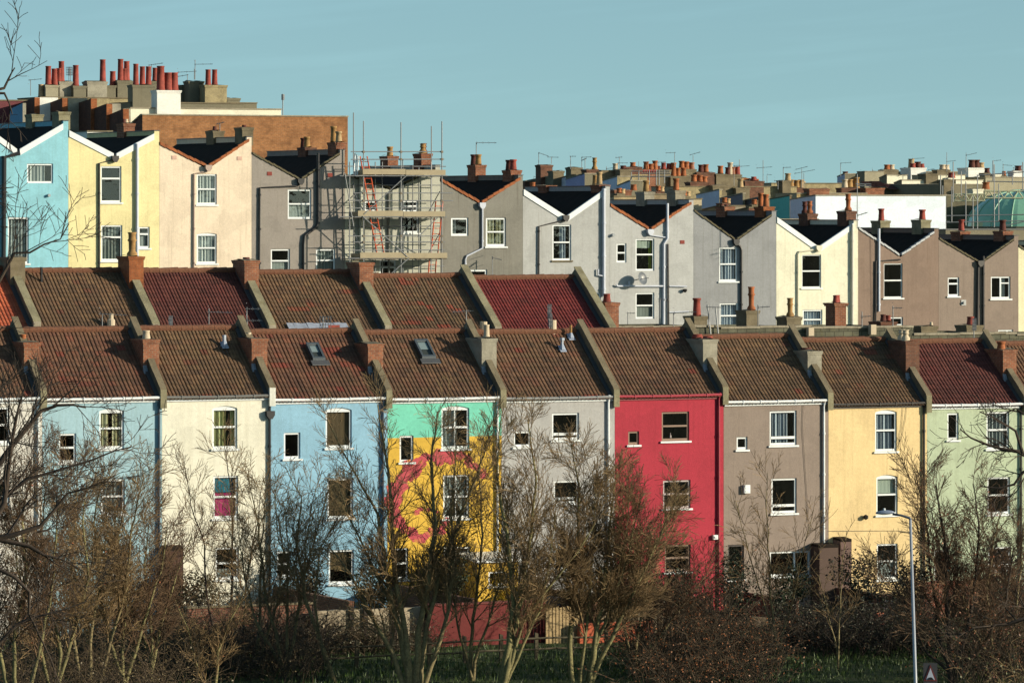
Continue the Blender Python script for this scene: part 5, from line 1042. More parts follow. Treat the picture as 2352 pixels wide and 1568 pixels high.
# ---- the crowded far skyline: many small roofs and stacks
rk = random.Random(77)
SKY = [(1212, 428), (1260, 418), (1400, 412), (1560, 410), (1700, 418), (1800, 430), (1900, 432), (1935, 416), (2100, 414), (2352, 416)]
TANR = [stone((176, 152, 108), (120, 100, 64), .5), stone((150, 128, 92), (110, 96, 60), .5), stucco((206, 184, 140), .4, .3), stucco((160, 144, 116), .5, .4), brick((150, 90, 62), (124, 74, 54), (130, 108, 84))]
x = 1216
while x < 2345:
    w_ = rk.uniform(26, 58); y = interp(x, SKY)+rk.uniform(-3, 7); D = rk.uniform(336, 362); mt = rk.choice(TANR)
    B = block(x-rk.uniform(8, 26), x, x+w_, y, D, mt, 'small tan or grey roofed house in the crowded far skyline', group='small houses of the far skyline', drop=rk.uniform(0, .6), dep=rk.uniform(2.5, 5), sidem=rk.choice(TANR), coping=rk.choice([STONED, TAN, STONE]))
    for _ in range(rk.choice([1, 1, 2])):
        sx = x+rk.uniform(0, max(1, w_-16)); sw = rk.uniform(9, 18); sy = y-rk.uniform(4, 10); np_ = rk.choice([0, 1, 2, 2, 3])
        bstack(B, sx, sx+sw, sy, rk.choice([BRICKD, STONED, BRICKO, GRY, STONE]), [(sx+sw*(k+.6)/(np_+.2), sy-rk.uniform(5, 10), rk.uniform(.15, .21), rk.choice('ttbdyc')) for k in range(np_)], off=rk.uniform(-.3, 1.2), d=.9)
    if rk.random() < .45: ax_ = x+rk.uniform(0, w_); aerial(B['h'], D+1, ax_, y-rk.uniform(18, 32), y, ax_, ax_+rk.uniform(8, 16), y-rk.uniform(16, 26), y-rk.uniform(16, 26), nel=5)
    x += w_*rk.uniform(.75, 1.15)
# a nearer filling of low roofs between the gables and the ridge
for i, (x0, x1, y, D) in enumerate(((1410, 1470, 452, 270), (1500, 1560, 447, 274), (1560, 1612, 458, 268), (1652, 1720, 474, 266), (1720, 1780, 478, 264))):
    B = block(x0-14, x0, x1, y, D, TANR[i % 5], 'low stone-capped roof wall between the light grey gables and the crowded ridge', group='low roofs just behind the upper terrace', drop=.3, dep=3, sidem=TANR[(i+2) % 5], coping=STONED)
    bstack(B, x0+8, x0+24, y-8, BRICKD if i % 2 else STONED, [(x0+12, y-20, .15, 't'), (x0+20, y-18, .15, 'b')], off=.3)
# ================================================================ gardens, walls and fences in front of the terrace
def bX(D): return (D-175)*c_
def gnd(p): a, b, z = Winv(p); return ground(a, b)
def garden_wall(x0, x1, yt, D, mt, label, name='garden_wall', thick=.2, cope=None, cat='wall', jag=0, posts=None, group=None):
    b = bX(D); a0, a1 = A_(x0, b), A_(x1, b); zt = Zab(yt, (a0+a1)/2, b); g = -15.8; m = MB()
    if not jag: m.box(a0, a1, b, b+thick, g, zt)
    else:
        n = max(3, int((a1-a0)/.3)); hs = [zt+R.uniform(-jag, jag) for _ in range(n+1)]
        for i in range(n): u0, u1 = a0+(a1-a0)*i/n, a0+(a1-a0)*(i+1)/n; m.ext_az([(u0, g), (u1, g), (u1, hs[i+1]), (u0, hs[i])], b, b+thick)
    h = thing(name, W((a0+a1)/2, b, -15.5), label, cat, group); m.build('wall_face', mt, h)
    if cope: c = MB(); c.box(a0-.03, a1+.03, b-.05, b+thick+.05, zt+.003, zt+.07); c.build('coping', cope, h)
    if posts:
        for px in posts: p = MB(); a = A_(px, b); p.box(a-.08, a+.08, b-.1, b-.003, g, zt+.12); p.build('post', plain((58, 46, 38), .9, name='dark_post'), h)
    return h
def slat_fence(x0, x1, yt, D, mt, label, gap=.035, w=.1):
    b = bX(D); a0, a1 = A_(x0, b), A_(x1, b); zt = Zab(yt, (a0+a1)/2, b); h = thing('wooden_fence', W((a0+a1)/2, b, -15.5), label, 'fence'); m = MB(); a = a0
    while a < a1: m.box(a, a+w, b, b+.02, -15.7, zt+R.uniform(-.03, .03)); a += w+gap
    m.build('palings', mt, h); m = MB()
    for z in (zt-.2, zt-.9): m.box(a0, a1, b+.021, b+.08, z-.05, z+.05)
    m.build('rail', mt, h)
REDW = stucco((122, 46, 40), .9, .8)
garden_wall(985, 1252, 1386, 165, REDW, 'tall dark red painted garden wall below the yellow extension', cope=plain((118, 50, 42), .8, name='red_coping'))
garden_wall(718, 985, 1398, 165.5, stone((178, 158, 124), (150, 130, 90), .4), 'pale tan garden wall with dark posts, left of the red wall', posts=(722, 806, 838, 905, 978), jag=.02)
garden_wall(430, 716, 1392, 166, brick((140, 84, 60), (120, 72, 52), (140, 120, 95)), 'brown brick garden wall below the cream and blue houses', jag=.03, cope=STONED)
garden_wall(1332, 1500, 1428, 164, stucco((205, 100, 62), .5, .4), 'low orange-painted garden wall below the pale grey house')
slat_fence(1254, 1332, 1392, 164.5, plain((188, 156, 104), .85, name='new_timber'), 'pale timber paling fence between the red wall and the orange wall')
slat_fence(1335, 1560, 1395, 166.5, plain((140, 122, 92), .9, name='old_timber'), 'grey-brown paling fence standing behind the low orange wall')
slat_fence(20, 300, 1400, 166, plain((120, 100, 76), .9, name='dark_timber'), 'dark brown paling fence hidden in the trees at the left')
garden_wall(1800, 2003, 1408, 166, stone((84, 80, 74), (60, 62, 50), .6, True), 'dark grey rubble garden wall below the taupe house', jag=.05)
garden_wall(2004, 2036, 1404, 165.5, brick((175, 92, 58), (150, 76, 50)), 'short orange-red brick pier at the end of the dark rubble wall', name='brick_pier', thick=.5, cope=STONED)
garden_wall(2120, 2262, 1332, 168, brick((165, 86, 56), (140, 70, 48)), 'tall brick garden wall in front of the sage green house', jag=.04)
garden_wall(2037, 2118, 1440, 166, brick((130, 84, 62), (110, 70, 54)), 'low brown brick wall between the pier and the tall brick wall', jag=.03)
garden_wall(1560, 1800, 1420, 168, stone((110, 92, 70)), 'brown stone garden wall behind the russet thicket', jag=.06)
garden_wall(2262, 2420, 1370, 167, stone((110, 92, 72)), 'brown stone garden wall at the right edge behind the bushes', jag=.05)
for px, D0, D1, yt, n in ((888, 166.2, 174.5, 1375, 0), (1150, 166, 174.5, 1370, 1), (622, 166.6, 174.5, 1380, 2), (1412, 167, 174.5, 1378, 3), (1662, 168.5, 174.5, 1378, 4), (1905, 167, 174.5, 1378, 5)):
    b0, b1 = bX(D0), bX(D1); a = A_(px, 0); m = MB(); zt = Zab(yt, a, b0); m.box(a-.1, a+.1, b0, b1, -15.7, zt)
    solo(m, 'garden_wall', BRICKD, ['low brick wall running back between the blue and mural house gardens', 'low brick wall running back between the mural and pale grey house gardens', 'low brick wall running back between the cream and blue house gardens', 'low brick wall running back between the pale grey and red house gardens', 'low brick wall running back between the red and taupe house gardens', 'low brick wall running back between the taupe and peach house gardens'][n], 'wall', 'walls between the back gardens')
# garden clutter
def clutter(x, y, D, w, h, d, mt, label, name, cat):
    b = bX(D); a, z = AZ(x, y, b); m = MB(); m.box(a-w/2, a+w/2, b, b+d, z, z+h); m.box(a-w/2-.04, a+w/2+.04, b-.04, b+d+.04, z+h+.002, z+h+.06); solo(m, name, mt, label, cat)
clutter(2078, 1438, 169, 1.1, .9, .7, plain((206, 190, 170), .7, name='pale_boards'), 'pale garden cupboard behind the lamp post', 'garden_cupboard', 'cupboard')
clutter(2064, 1392, 171, 2.2, .12, .8, plain((150, 150, 150), .6, name='grey_board'), 'grey slatted shelf above the pale garden cupboard', 'garden_shelf', 'shelf')
clutter(1290, 1390, 169, 1.9, .25, .7, plain((96, 98, 104), .6, name='tarpaulin_grey'), 'grey tarpaulin-covered heap behind the pale timber fence', 'covered_heap', 'heap')
for x0, x1, D, lab_ in ((560, 1500, 159, 'rough post and rail fence along the grass below the gardens'), (1690, 2140, 160, 'rough post and rail fence at the top of the grass, right side')):
    b = bX(D); a0, a1 = A_(x0, b), A_(x1, b); h = thing('rail_fence', W((a0+a1)/2, b, -15.5), lab_, 'fence'); WD = plain((92, 82, 58), .9, name='weathered_rail'); a = a0
    while a < a1: m = MB(); t = R.uniform(-.04, .04); m.ext_az([(a, -15.8), (a+.12, -15.8), (a+.12+t, -14.62), (a+t, -14.58)], b, b+.1); m.build('post', WD, h); a += 1.35
    for z in (-14.8, -15.15): m = MB(); m.tubeL([(a0+(a1-a0)*i/12, b-.03, z+R.uniform(-.03, .03)) for i in range(13)], .035, 5); m.build('rail', WD, h)

# ================================================================ trees
def barkm(c1, c2, name='bark'):
    key = ('bk', c1, c2)
    if key in MATS: return MATS[key]
    m, nt, bs = newmat(name); tc = nd(nt, 'ShaderNodeTexCoord').outputs['Object']
    f = mapr(nt, noise(nt, tc, 1.3, 5, .7), .35, .65, 0, 1); x = mix(nt, f, lin(c1), lin(c2))
    g = mapr(nt, noise(nt, tc, 14, 4, .7), .3, .7, .55, 1.4); x = mix(nt, 1., x, g, 'MULTIPLY')
    nt.links.new(x, bs.inputs['Base Color']); bs.inputs['Roughness'].default_value = .95; bump(nt, bs, noise(nt, tc, 30, 3, .7), .01, .8)
    MATS[key] = m; return m
BK = barkm((158, 140, 92), (118, 100, 66)); BKT = barkm((176, 142, 92), (112, 88, 58), 'twig_bark'); BKD = barkm((78, 62, 46), (56, 45, 36), 'dark_bark'); BKG = barkm((154, 142, 88), (112, 100, 62), 'lichened_bark')
BKM = barkm((104, 84, 56), (74, 58, 42), 'stem_bark')
BKR = barkm((138, 104, 70), (88, 66, 46), 'reddish_bark')
def grow(mb, p, d, L, r, lvl, rg, P):
    """a branch: wiggling upward-curving polyline with side shoots"""
    n = max(2, min(6, int(L/P['seg'])+1)); pts = [p.copy()]; rs = [r]; dd = d.copy(); st = L/n
    for i in range(n):
        w = P['wig']; dd = (dd+Vector((rg.uniform(-w, w), rg.uniform(-w, w), rg.uniform(-w, w)+P['up']))).normalized()
        p = p+dd*st; pts.append(p.copy()); rs.append(max(P['rmin'], r*(1-.75*(i+1)/n)))
    mb.tube(pts, rs, 3 if r < .03 else 5)
    if lvl <= 0 or L < P['lmin']:
        return
    k = max(1, int(L*P['den'][lvl]*(1.15 if lvl > 1 else P['fine'])+rg.random())); k = min(k, 20)
    for j in range(k):
        t = P['t0']+(1-P['t0'])*(j+rg.random())/k; x = t*n; i = min(n-1, int(x)); q = pts[i].lerp(pts[i+1], x-i); ax = (pts[i+1]-pts[i]).normalized()
        o = ax.orthogonal().normalized(); o.rotate(Matrix.Rotation(rg.uniform(0, 6.283), 3, ax)); an = rg.uniform(*P['ang'])
        nd_ = (ax*math.cos(an)+o*math.sin(an)).normalized(); rr = max(P['rmin'], rs[i]*rg.uniform(.4, .6))
        grow(mb, q, nd_, L*rg.uniform(.32, .62)*(1.2-.65*t)+.1, rr, lvl-1, rg, P)
        if P.get('leaf') is not None and lvl <= 2 and rg.random() < P['lp']: P['leaf'].append((q+nd_*.12, nd_))
def leafmesh(L, rg, s):
    m = MB()
    for p, d in L:
        e = Vector((rg.uniform(-1, 1), rg.uniform(-1, 1), rg.uniform(-1, 1))).normalized(); f = e.cross(d+Vector((.1, .2, .3))).normalized(); k = s*rg.uniform(.6, 1.3)
        m.face([p, p+e*k*.5+f*k*.35, p+e*k, p+e*k*.5-f*k*.35])
    return m
def tree(label, stems, seed, den=(0, 5, 4, 3.2), L1=2.2, lvl=3, ang=(.35, .85), up=.045, bark=BK, twig=BKT, rpx=7, first=.3, leaf=None, lp=0., ls=.07, name='bare_tree', cat='tree', group='bare trees below the front terrace', wig=.11, rmin=.0068, t0=.15, lmin=.35, fine=1.8):
    """stems: lists of (column, row, distance) from the base up; the first point is brought down to the ground"""
    rg = random.Random(seed); P = dict(fine=fine, seg=.35, wig=wig, up=up, rmin=rmin, den=den, ang=ang, t0=t0, lmin=lmin, leaf=[] if leaf else None, lp=lp)
    tr, cr = MB(), MB(); base = None
    for si, stm in enumerate(stems):
        k = 1.0
        if isinstance(stm, tuple): stm, k = stm
        pts = [PW(*q) for q in stm]
        if base is None:
            g = gnd(pts[0]); base = Vector((pts[0].x, pts[0].y, g))
        if pts[0].z > base.z+.3 and not P.get('nob') and si == 0 or (pts[0]-base).length < 3: pts = [base-Vector((0, 0, .2))]+pts
        # resample with a little sideways wandering
        q = []; tot = 0
        for u, v in zip(pts[:-1], pts[1:]):
            n = max(1, int((v-u).length/.4))
            for i in range(n): q.append(u.lerp(v, i/n)+Vector((rg.uniform(-1, 1), rg.uniform(-1, 1)*2, rg.uniform(-1, 1)))*.03)
        q.append(pts[-1]); N_q = len(q); r0 = rpx*k*pts[0].y/F/2; rs = [max(.012, r0*(1-.85*i/(N_q-1))) for i in range(N_q)]
        tr.tube(q, rs, 7); tlen = sum((q[i+1]-q[i]).length for i in range(N_q-1))
        nb = int(tlen*(1-first)*den[-1]*1.3)
        for j in range(nb):
            t = first+(1-first)*(j+rg.random())/nb; x = t*(N_q-1); i = min(N_q-2, int(x)); c = q[i].lerp(q[i+1], x-i); ax = (q[i+1]-q[i]).normalized()
            o = ax.orthogonal().normalized(); o.rotate(Matrix.Rotation(rg.uniform(0, 6.283), 3, ax)); an = rg.uniform(*ang); nd_ = (ax*math.cos(an)+o*math.sin(an)).normalized()
            grow(cr, c, nd_, L1*rg.uniform(.6, 1.1)*(1.1-.5*t), max(.012, rs[i]*.5), lvl-1, rg, P)
    h = thing(name, base, label, cat, group); tr.build('trunk', bark, h, True); cr.build('crown', twig, h)
    if leaf: leafmesh(P['leaf'], rg, ls).build('dead_leaves', leafm(leaf, 'dry_leaves'), h)
    return h
def S(D, *p): return [(x, y, D+(dd[0] if dd else 0)) for x, y, *dd in p]
RUS = (168, 84, 40)
tree('big many-stemmed bare tree in front of the mural house', [
    (S(150, (945, 1600), (925, 1480), (890, 1330), (868, 1180), (800, 1060), (752, 965)), 1.), (S(150, (950, 1600), (930, 1450), (905, 1300), (900, 1150), (880, 1010), (868, 930, 1)), 1.2), (S(150, (955, 1600), (962, 1450), (985, 1330), (1000, 1200), (990, 1060), (1005, 945, -1)), 1.3),
    (S(150, (960, 1600), (980, 1440), (1012, 1310), (1055, 1190), (1095, 1090), (1125, 1000, -1)), 1.), (S(150, (935, 1600), (900, 1500), (850, 1405), (800, 1310), (745, 1240, 1)), 1.), (S(150, (965, 1600), (1000, 1500), (1030, 1400), (1040, 1290), (1038, 1150), (1050, 1010)), .9), (S(150, (945, 1590), (915, 1420), (850, 1290), (800, 1180), (770, 1090)), .8)], 11, den=(0, 5.6, 4.4, 3.2), L1=1.8, rpx=15)
tree('bare tree with forking greenish stems in front of the red garden wall', [(S(149, (1145, 1610), (1168, 1480), (1182, 1380), (1168, 1250), (1142, 1100), (1150, 965)), 1.2), (S(149, (1150, 1600), (1200, 1430), (1262, 1350), (1325, 1270), (1368, 1200)), .9), (S(149, (1160, 1560), (1192, 1400), (1216, 1250), (1232, 1100), (1212, 965)), 1.), (S(149, (1150, 1600), (1200, 1480), (1240, 1400), (1262, 1300), (1275, 1180)), .7)], 12, den=(0, 6, 4.6, 3.6), L1=1.8, rpx=15, bark=BKG)
tree('bushy bare tree in front of the pale grey house', [(S(150, (1318, 1600), (1308, 1480), (1320, 1380), (1326, 1250), (1332, 1120), (1312, 1020)), 1.1), (S(150, (1350, 1600), (1366, 1480), (1388, 1350), (1400, 1220), (1418, 1080)), 1.2), (S(150, (1350, 1580), (1420, 1430), (1478, 1310), (1530, 1200), (1560, 1130)), 1.), (S(150, (1330, 1600), (1350, 1400), (1362, 1250), (1370, 1100)), .8), (S(150, (1340, 1560), (1400, 1400), (1440, 1280), (1470, 1160)), .8)], 13, den=(0, 7, 5.5, 4.6), L1=1.9, rpx=14, bark=BKG, leaf=RUS, lp=.02)
tree('slender bare tree left of the sky blue house windows, leaning left', [(S(152, (775, 1590), (745, 1500), (705, 1385), (682, 1260), (692, 1140), (655, 1070)), 1.), (S(152, (740, 1490), (722, 1380), (735, 1260), (780, 1180), (800, 1120)), .7), (S(152, (720, 1430), (680, 1330), (640, 1240), (632, 1130)), .7), (S(152, (700, 1370), (700, 1250), (720, 1150), (740, 1080)), .6)], 14, den=(0, 5, 4.2, 3.4), L1=1.6, rpx=11, first=.42)
tree('thin twin-stemmed bare tree in front of the cream house', [(S(157, (545, 1470), (532, 1400), (534, 1250), (530, 1110), (512, 1000)), .9), (S(157, (495, 1470), (475, 1370), (470, 1250), (440, 1160), (425, 1080)), .8), (S(157, (560, 1470), (565, 1330), (590, 1200), (605, 1100)), .8)], 15, den=(0, 4.5, 3.8, 3), L1=1.7, rpx=9, bark=BKD)
tree('spreading bare tree at the right corner of the cream house', [(S(154, (590, 1540), (596, 1400), (600, 1290), (590, 1180), (570, 1090)), 1.), (S(154, (600, 1500), (640, 1380), (650, 1260), (628, 1150)), .8)], 16, den=(0, 4.2, 3.6, 3), L1=1.5, rpx=10, bark=BK)
tree('thin bare tree in front of the taupe house', [(S(155, (1790, 1520), (1772, 1400), (1766, 1280), (1760, 1170), (1762, 1085)), .9), (S(155, (1785, 1480), (1740, 1340), (1712, 1240), (1690, 1150)), .7), (S(155, (1790, 1480), (1830, 1340), (1850, 1240), (1868, 1170)), .7)], 17, den=(0, 4.2, 3.4, 2.6), L1=1.7, rpx=8)
tree('dark forked tree right of the lamp post, partly hiding the sage green house', [(S(150, (2190, 1600), (2183, 1539), (2181, 1492), (2177, 1436), (2173, 1361), (2170, 1240), (2150, 1110)), 1.4), (S(150, (2188, 1540), (2153, 1464), (2152, 1398), (2140, 1330), (2128, 1200), (2105, 1090)), .9), (S(150, (2190, 1540), (2225, 1440), (2240, 1320), (2250, 1200), (2235, 1110)), 1.), (S(150, (2188, 1550), (2130, 1500), (2080, 1400), (2030, 1290)), .6), (S(150, (2190, 1560), (2260, 1480), (2310, 1380), (2330, 1250)), .9)], 18, den=(0, 6, 4.6, 3.6), L1=1.9, rpx=13, bark=BKD, twig=BKR, leaf=RUS, lp=.05)
tree('thin bare sapling at the foot of the taupe and peach houses', [(S(156, (1925, 1520), (1930, 1400), (1935, 1300), (1945, 1220)), .8), (S(156, (1925, 1500), (1900, 1400), (1880, 1320)), .6)], 19, den=(0, 4, 3, 2.6), L1=1.2, rpx=7)
tree('broad bare tree with fine golden-brown twigs between the cream and sky blue houses', [(S(153, (660, 1600), (640, 1480), (610, 1370), (600, 1250), (612, 1130)), 1.), (S(153, (655, 1560), (680, 1440), (700, 1320), (730, 1210), (760, 1110)), .9), (S(153, (650, 1540), (590, 1430), (560, 1320), (548, 1220)), .8), (S(153, (660, 1500), (660, 1360), (662, 1240), (650, 1150)), .8)], 21, den=(0, 4.4, 3.6, 3.0), L1=1.8, rpx=11)
tree('tall bare tree with fine twigs across the right half of the mural house', [(S(152, (1085, 1600), (1080, 1480), (1095, 1360), (1110, 1230), (1100, 1100), (1108, 1000)), 1.), (S(152, (1085, 1560), (1050, 1430), (1035, 1310), (1060, 1180)), .7), (S(152, (1090, 1520), (1130, 1400), (1160, 1290), (1180, 1180)), .8)], 22, den=(0, 5, 4.2, 3.3), L1=1.7, rpx=11)
tree('bare tree with dense reddish twigs in front of the left half of the red house', [(S(154, (1460, 1600), (1462, 1480), (1480, 1370), (1500, 1270), (1540, 1190)), 1.), (S(154, (1460, 1560), (1430, 1420), (1425, 1300), (1445, 1180), (1440, 1090)), .9), (S(154, (1465, 1540), (1530, 1440), (1590, 1360), (1640, 1300)), .8)], 23, den=(0, 6, 5, 4.2), L1=1.8, rpx=11, twig=BKR, leaf=RUS, lp=.03)
tree('bare twiggy tree at the far right in front of the lower sage green windows', [(S(153, (2290, 1600), (2280, 1480), (2265, 1370), (2280, 1250), (2300, 1160)), 1.), (S(153, (2290, 1560), (2330, 1430), (2345, 1300), (2350, 1200)), .9), (S(153, (2285, 1540), (2230, 1430), (2200, 1330), (2195, 1230)), .8)], 24, den=(0, 6, 5, 4), L1=1.7, rpx=11, twig=BKR, leaf=RUS, lp=.05)
LT = 'tangled bare trees at the lower left'
for i, (lab_, st, k) in enumerate((
    ('dense brown bare tree filling the bottom left corner', [S(138, (40, 1660), (30, 1480), (60, 1330), (50, 1180), (80, 1050)), S(138, (50, 1660), (90, 1500), (120, 1350), (130, 1200), (150, 1080)), S(138, (30, 1660), (-10, 1450), (-20, 1250), (10, 1080))], 1.),
    ('dense bare tree with upright stems in front of the duck-egg blue house', [S(144, (210, 1640), (205, 1480), (230, 1340), (215, 1200), (240, 1060)), S(144, (215, 1640), (250, 1480), (290, 1350), (300, 1220), (330, 1100)), S(144, (205, 1640), (170, 1480), (160, 1330), (175, 1190), (180, 1050))], 1.),
    ('pale-stemmed bare tree left of the slate blue drainpipe', [S(148, (345, 1640), (350, 1500), (345, 1400), (330, 1300), (345, 1180)), S(148, (350, 1520), (375, 1410), (410, 1310), (440, 1230)), S(148, (345, 1500), (300, 1400), (270, 1290), (262, 1180))], .8),
    ('bare tree with crossing stems just right of the dense corner tree', [S(141, (120, 1650), (140, 1500), (110, 1360), (95, 1220), (110, 1100)), S(141, (125, 1600), (170, 1450), (205, 1330), (190, 1200), (200, 1100)), S(141, (120, 1600), (80, 1440), (40, 1300), (30, 1180))], .9),
    ('bare tree spreading low in front of the lower duck-egg blue windows', [S(146, (290, 1640), (280, 1500), (290, 1390), (270, 1260), (285, 1150)), S(146, (290, 1560), (330, 1430), (370, 1310), (385, 1200)), S(146, (285, 1560), (240, 1430), (225, 1310), (250, 1200))], .9),
    ('low bushy bare tree between the blue flank and cream garden', [S(150, (480, 1640), (450, 1520), (430, 1440), (400, 1370)), S(150, (490, 1640), (500, 1500), (530, 1420), (560, 1360))], .7))):
    tree(lab_, [(s2, 1.) for s2 in st], 30+i, den=(0, 6.5, 5.4, 4.6), L1=1.7*k+.2, rpx=12, bark=BKG if i != 1 else BK, twig=BKR if i % 2 == 0 else BKT, leaf=RUS, lp=.02, group=LT, fine=1.35)
# the near tree on the left whose limbs reach into the picture, and the one on the right
Dn = 92
tree('dark gnarled near tree at the left edge with heavy curving limbs', [
    (S(Dn, (-120, 1900), (-110, 1500), (-90, 1200), (-70, 900), (-80, 600), (-60, 300)), 3.2), (S(Dn, (-90, 1250), (-30, 1100), (31, 1018), (66, 974), (96, 943), (131, 930), (166, 930), (197, 936)), 1.3), (S(Dn-3, (-95, 1320), (-30, 1230), (9, 1153), (17, 1079), (26, 1010), (40, 940), (60, 880)), 1.2), (S(Dn, (-90, 1250), (-20, 1165), (66, 1097), (131, 1079), (210, 1057), (263, 1035), (302, 1026)), .8),
    (S(Dn-2, (-95, 1330), (-20, 1235), (26, 1228), (92, 1206), (127, 1167), (158, 1132), (193, 1121)), 1.1), (S(Dn, (-20, 1235), (66, 1254), (101, 1272), (144, 1285), (190, 1310)), .7), (S(Dn-4, (-100, 1400), (-20, 1300), (35, 1324), (66, 1355), (68, 1407), (88, 1451), (118, 1512), (140, 1580)), .8), (S(Dn-3, (-100, 1600), (0, 1473), (35, 1434), (88, 1416), (140, 1403), (200, 1380)), .8),
    (S(Dn, (-80, 800), (-30, 690), (0, 640), (14, 619), (35, 584), (70, 577), (105, 563), (140, 549), (158, 514)), .7), (S(Dn-4, (-60, 300), (-20, 210), (8, 203), (18, 185), (26, 168), (34, 156)), .7), (S(Dn-4, (-20, 215), (14, 212), (20, 240), (28, 262)), .5)], 50, den=(0, 4.6, 3.4, 2.0), L1=1.7, rpx=17, bark=BKD, twig=BKD, group=None, wig=.24, first=.35, ang=(.4, .95), rmin=.006)
tree('dark near tree beyond the right edge with twiggy boughs hanging over the sage house', [
    (S(95, (2500, 1900), (2480, 1500), (2470, 1200), (2460, 900)), 3.), (S(95, (2470, 1250), (2400, 1090), (2352, 1040), (2336, 1037), (2296, 1031), (2261, 1022), (2231, 1005), (2205, 985)), 1.), (S(95, (2470, 1150), (2400, 1060), (2352, 1088), (2331, 1110), (2296, 1121), (2253, 1116)), .8), (S(95, (2470, 1120), (2400, 1000), (2360, 960), (2330, 940), (2290, 960)), .8), (S(95, (2480, 1500), (2400, 1440), (2352, 1423), (2314, 1432), (2240, 1442), (2200, 1460)), 1.), (S(94, (2350, 1040), (2330, 990), (2290, 960), (2250, 945)), .5)], 51, den=(0, 4.8, 4., 2.8), L1=1.1, rpx=17, bark=BKD, twig=BKD, group=None, wig=.25, first=.4, ang=(.4, 1.), rmin=.006)

# ---- thickets and evergreen bushes
def thicket(x0, x1, D0, D1, h, n, label, name, stem, leaf=None, nl=3, ls=.07, seed=1, hv=.4, lean=.5):
    rg = random.Random(seed); m = MB(); lv = []
    for _ in range(n):
        D = rg.uniform(D0, D1); x = rg.uniform(x0, x1); p = PW(x, 1500, D); p.z = gnd(p)-.05; L = h*rg.uniform(1-hv, 1+hv*.4)
        d = Vector((rg.gauss(0, lean), rg.gauss(0, lean), 1)).normalized(); pts = [p.copy()]; k = 6; bend = Vector((rg.gauss(0, .3), rg.gauss(0, .3), -.18))
        for i in range(k): d = (d+bend*.35+Vector((rg.gauss(0, .1), rg.gauss(0, .1), 0))).normalized(); p = p+d*(L*1.15/k); pts.append(p.copy())
        m.tube(pts, [.02, .018, .016, .013, .011, .009, .006], 3)
        for i in range(2, k+1):
            for _2 in range(2):
                e = Vector((rg.gauss(0, 1), rg.gauss(0, 1), rg.gauss(.3, .6))).normalized(); q = pts[i]; l = rg.uniform(.2, .55); m.tube([q, q+e*l*.5+Vector((0, 0, .04)), q+e*l], [.007, .006, .004], 3)
                for _3 in range(nl if leaf else 0): lv.append((q+e*l*rg.random(), e))
    o = m
    if leaf:
        ml = leafmesh(lv, rg, ls); off = len(m.v); m.v += ml.v; m.f += [tuple(i+off for i in f) for f in ml.f]; m.m += [1]*len(ml.f); m.uv += ml.uv
    solo(m, name, [stem]+([leafm(leaf, 'dry_leaves')] if leaf else []), label, 'undergrowth', kind='stuff')
thicket(-60, 430, 138, 160, 2.3, 620, 'tangle of brown brambles and saplings along the bottom left', 'brambles', BKM, (104, 86, 50), 1, .07, 61)
thicket(400, 720, 150, 162, 1.7, 260, 'brambles and dead stems under the cream and blue houses', 'brambles', BKM, (104, 86, 48), 1, .07, 62)
thicket(1450, 1780, 146, 163, 1.9, 480, 'russet-brown thicket in front of the red house', 'russet_thicket', BKM, (156, 92, 48), 1, .07, 63)
thicket(1500, 1680, 150, 166, 3.4, 150, 'taller bare shoots at the heart of the russet thicket', 'russet_thicket', BKM, (156, 90, 46), 1, .07, 66, lean=.35)
thicket(2200, 2430, 146, 164, 3.2, 460, 'reddish brown thicket at the lower right below the sage house', 'russet_thicket', BKM, (136, 74, 42), 1, .07, 64)
thicket(1790, 2130, 164, 167.5, 1.5, 150, 'dark scrub growing over the rubble garden wall', 'scrub', BKD, (58, 60, 34), 3, .09, 65)
thicket(2260, 2420, 120, 140, 2.2, 160, 'brown stems and green shoots in the bottom right corner', 'brambles', BKT, (96, 92, 44), 2, .08, 67)
EV = 'dark evergreen bushes in the back gardens'
def bush(x, y, D, rx, rz, label, colr=(44, 56, 30), n=2600, seed=1, s=.1):
    rg = random.Random(seed); c = PW(x, y, D); g = gnd(c); rz = max(rz, (c.z-g)*.9); m = MB(); lobes = [(c+Vector((rg.uniform(-.6, .6)*rx, rg.uniform(-.5, .5)*rx, rg.uniform(-.5, .5)*rz)), rg.uniform(.4, .75)) for _ in range(7)]; L = []
    for _ in range(n):
        q, k = rg.choice(lobes); u = Vector((rg.gauss(0, 1), rg.gauss(0, 1), rg.gauss(0, 1))).normalized()*rg.uniform(.6, 1.05)*k; p = q+Vector((u.x*rx, u.y*rx*.8, u.z*rz))
        if p.z > g: L.append((p, u))
    h = thing('evergreen_bush', Vector((c.x, c.y, g)), label, 'bush', EV); leafmesh(L, rg, s).build('foliage', leafm(colr, 'green_leaves'), h)
    for _ in range(9): q, k = rg.choice(lobes); m.tube([Vector((c.x+rg.uniform(-.15, .15), c.y, g-.1)), (Vector((c.x, c.y, g))+q)/2+Vector((rg.uniform(-.2, .2), 0, 0)), q], [.04, .03, .012], 5)
    m.build('stem', BKD, h)
bush(858, 1365, 169, .85, .8, 'dark ivy bush at the foot of the sky blue house', seed=71); bush(1032, 1340, 169, 1.0, .95, 'tall dark evergreen bush under the lower window of the mural house', seed=72, n=3600)
bush(1222, 1368, 170, .6, .5, 'small dark evergreen bush right of the yellow extension', seed=73); bush(720, 1362, 170, .8, .45, 'brown-green bush below the small blue house window', (80, 66, 38), seed=74); bush(440, 1370, 168, 1.2, .6, 'brown-green rounded bush in front of the cream house', (84, 72, 40), seed=75, n=3400)
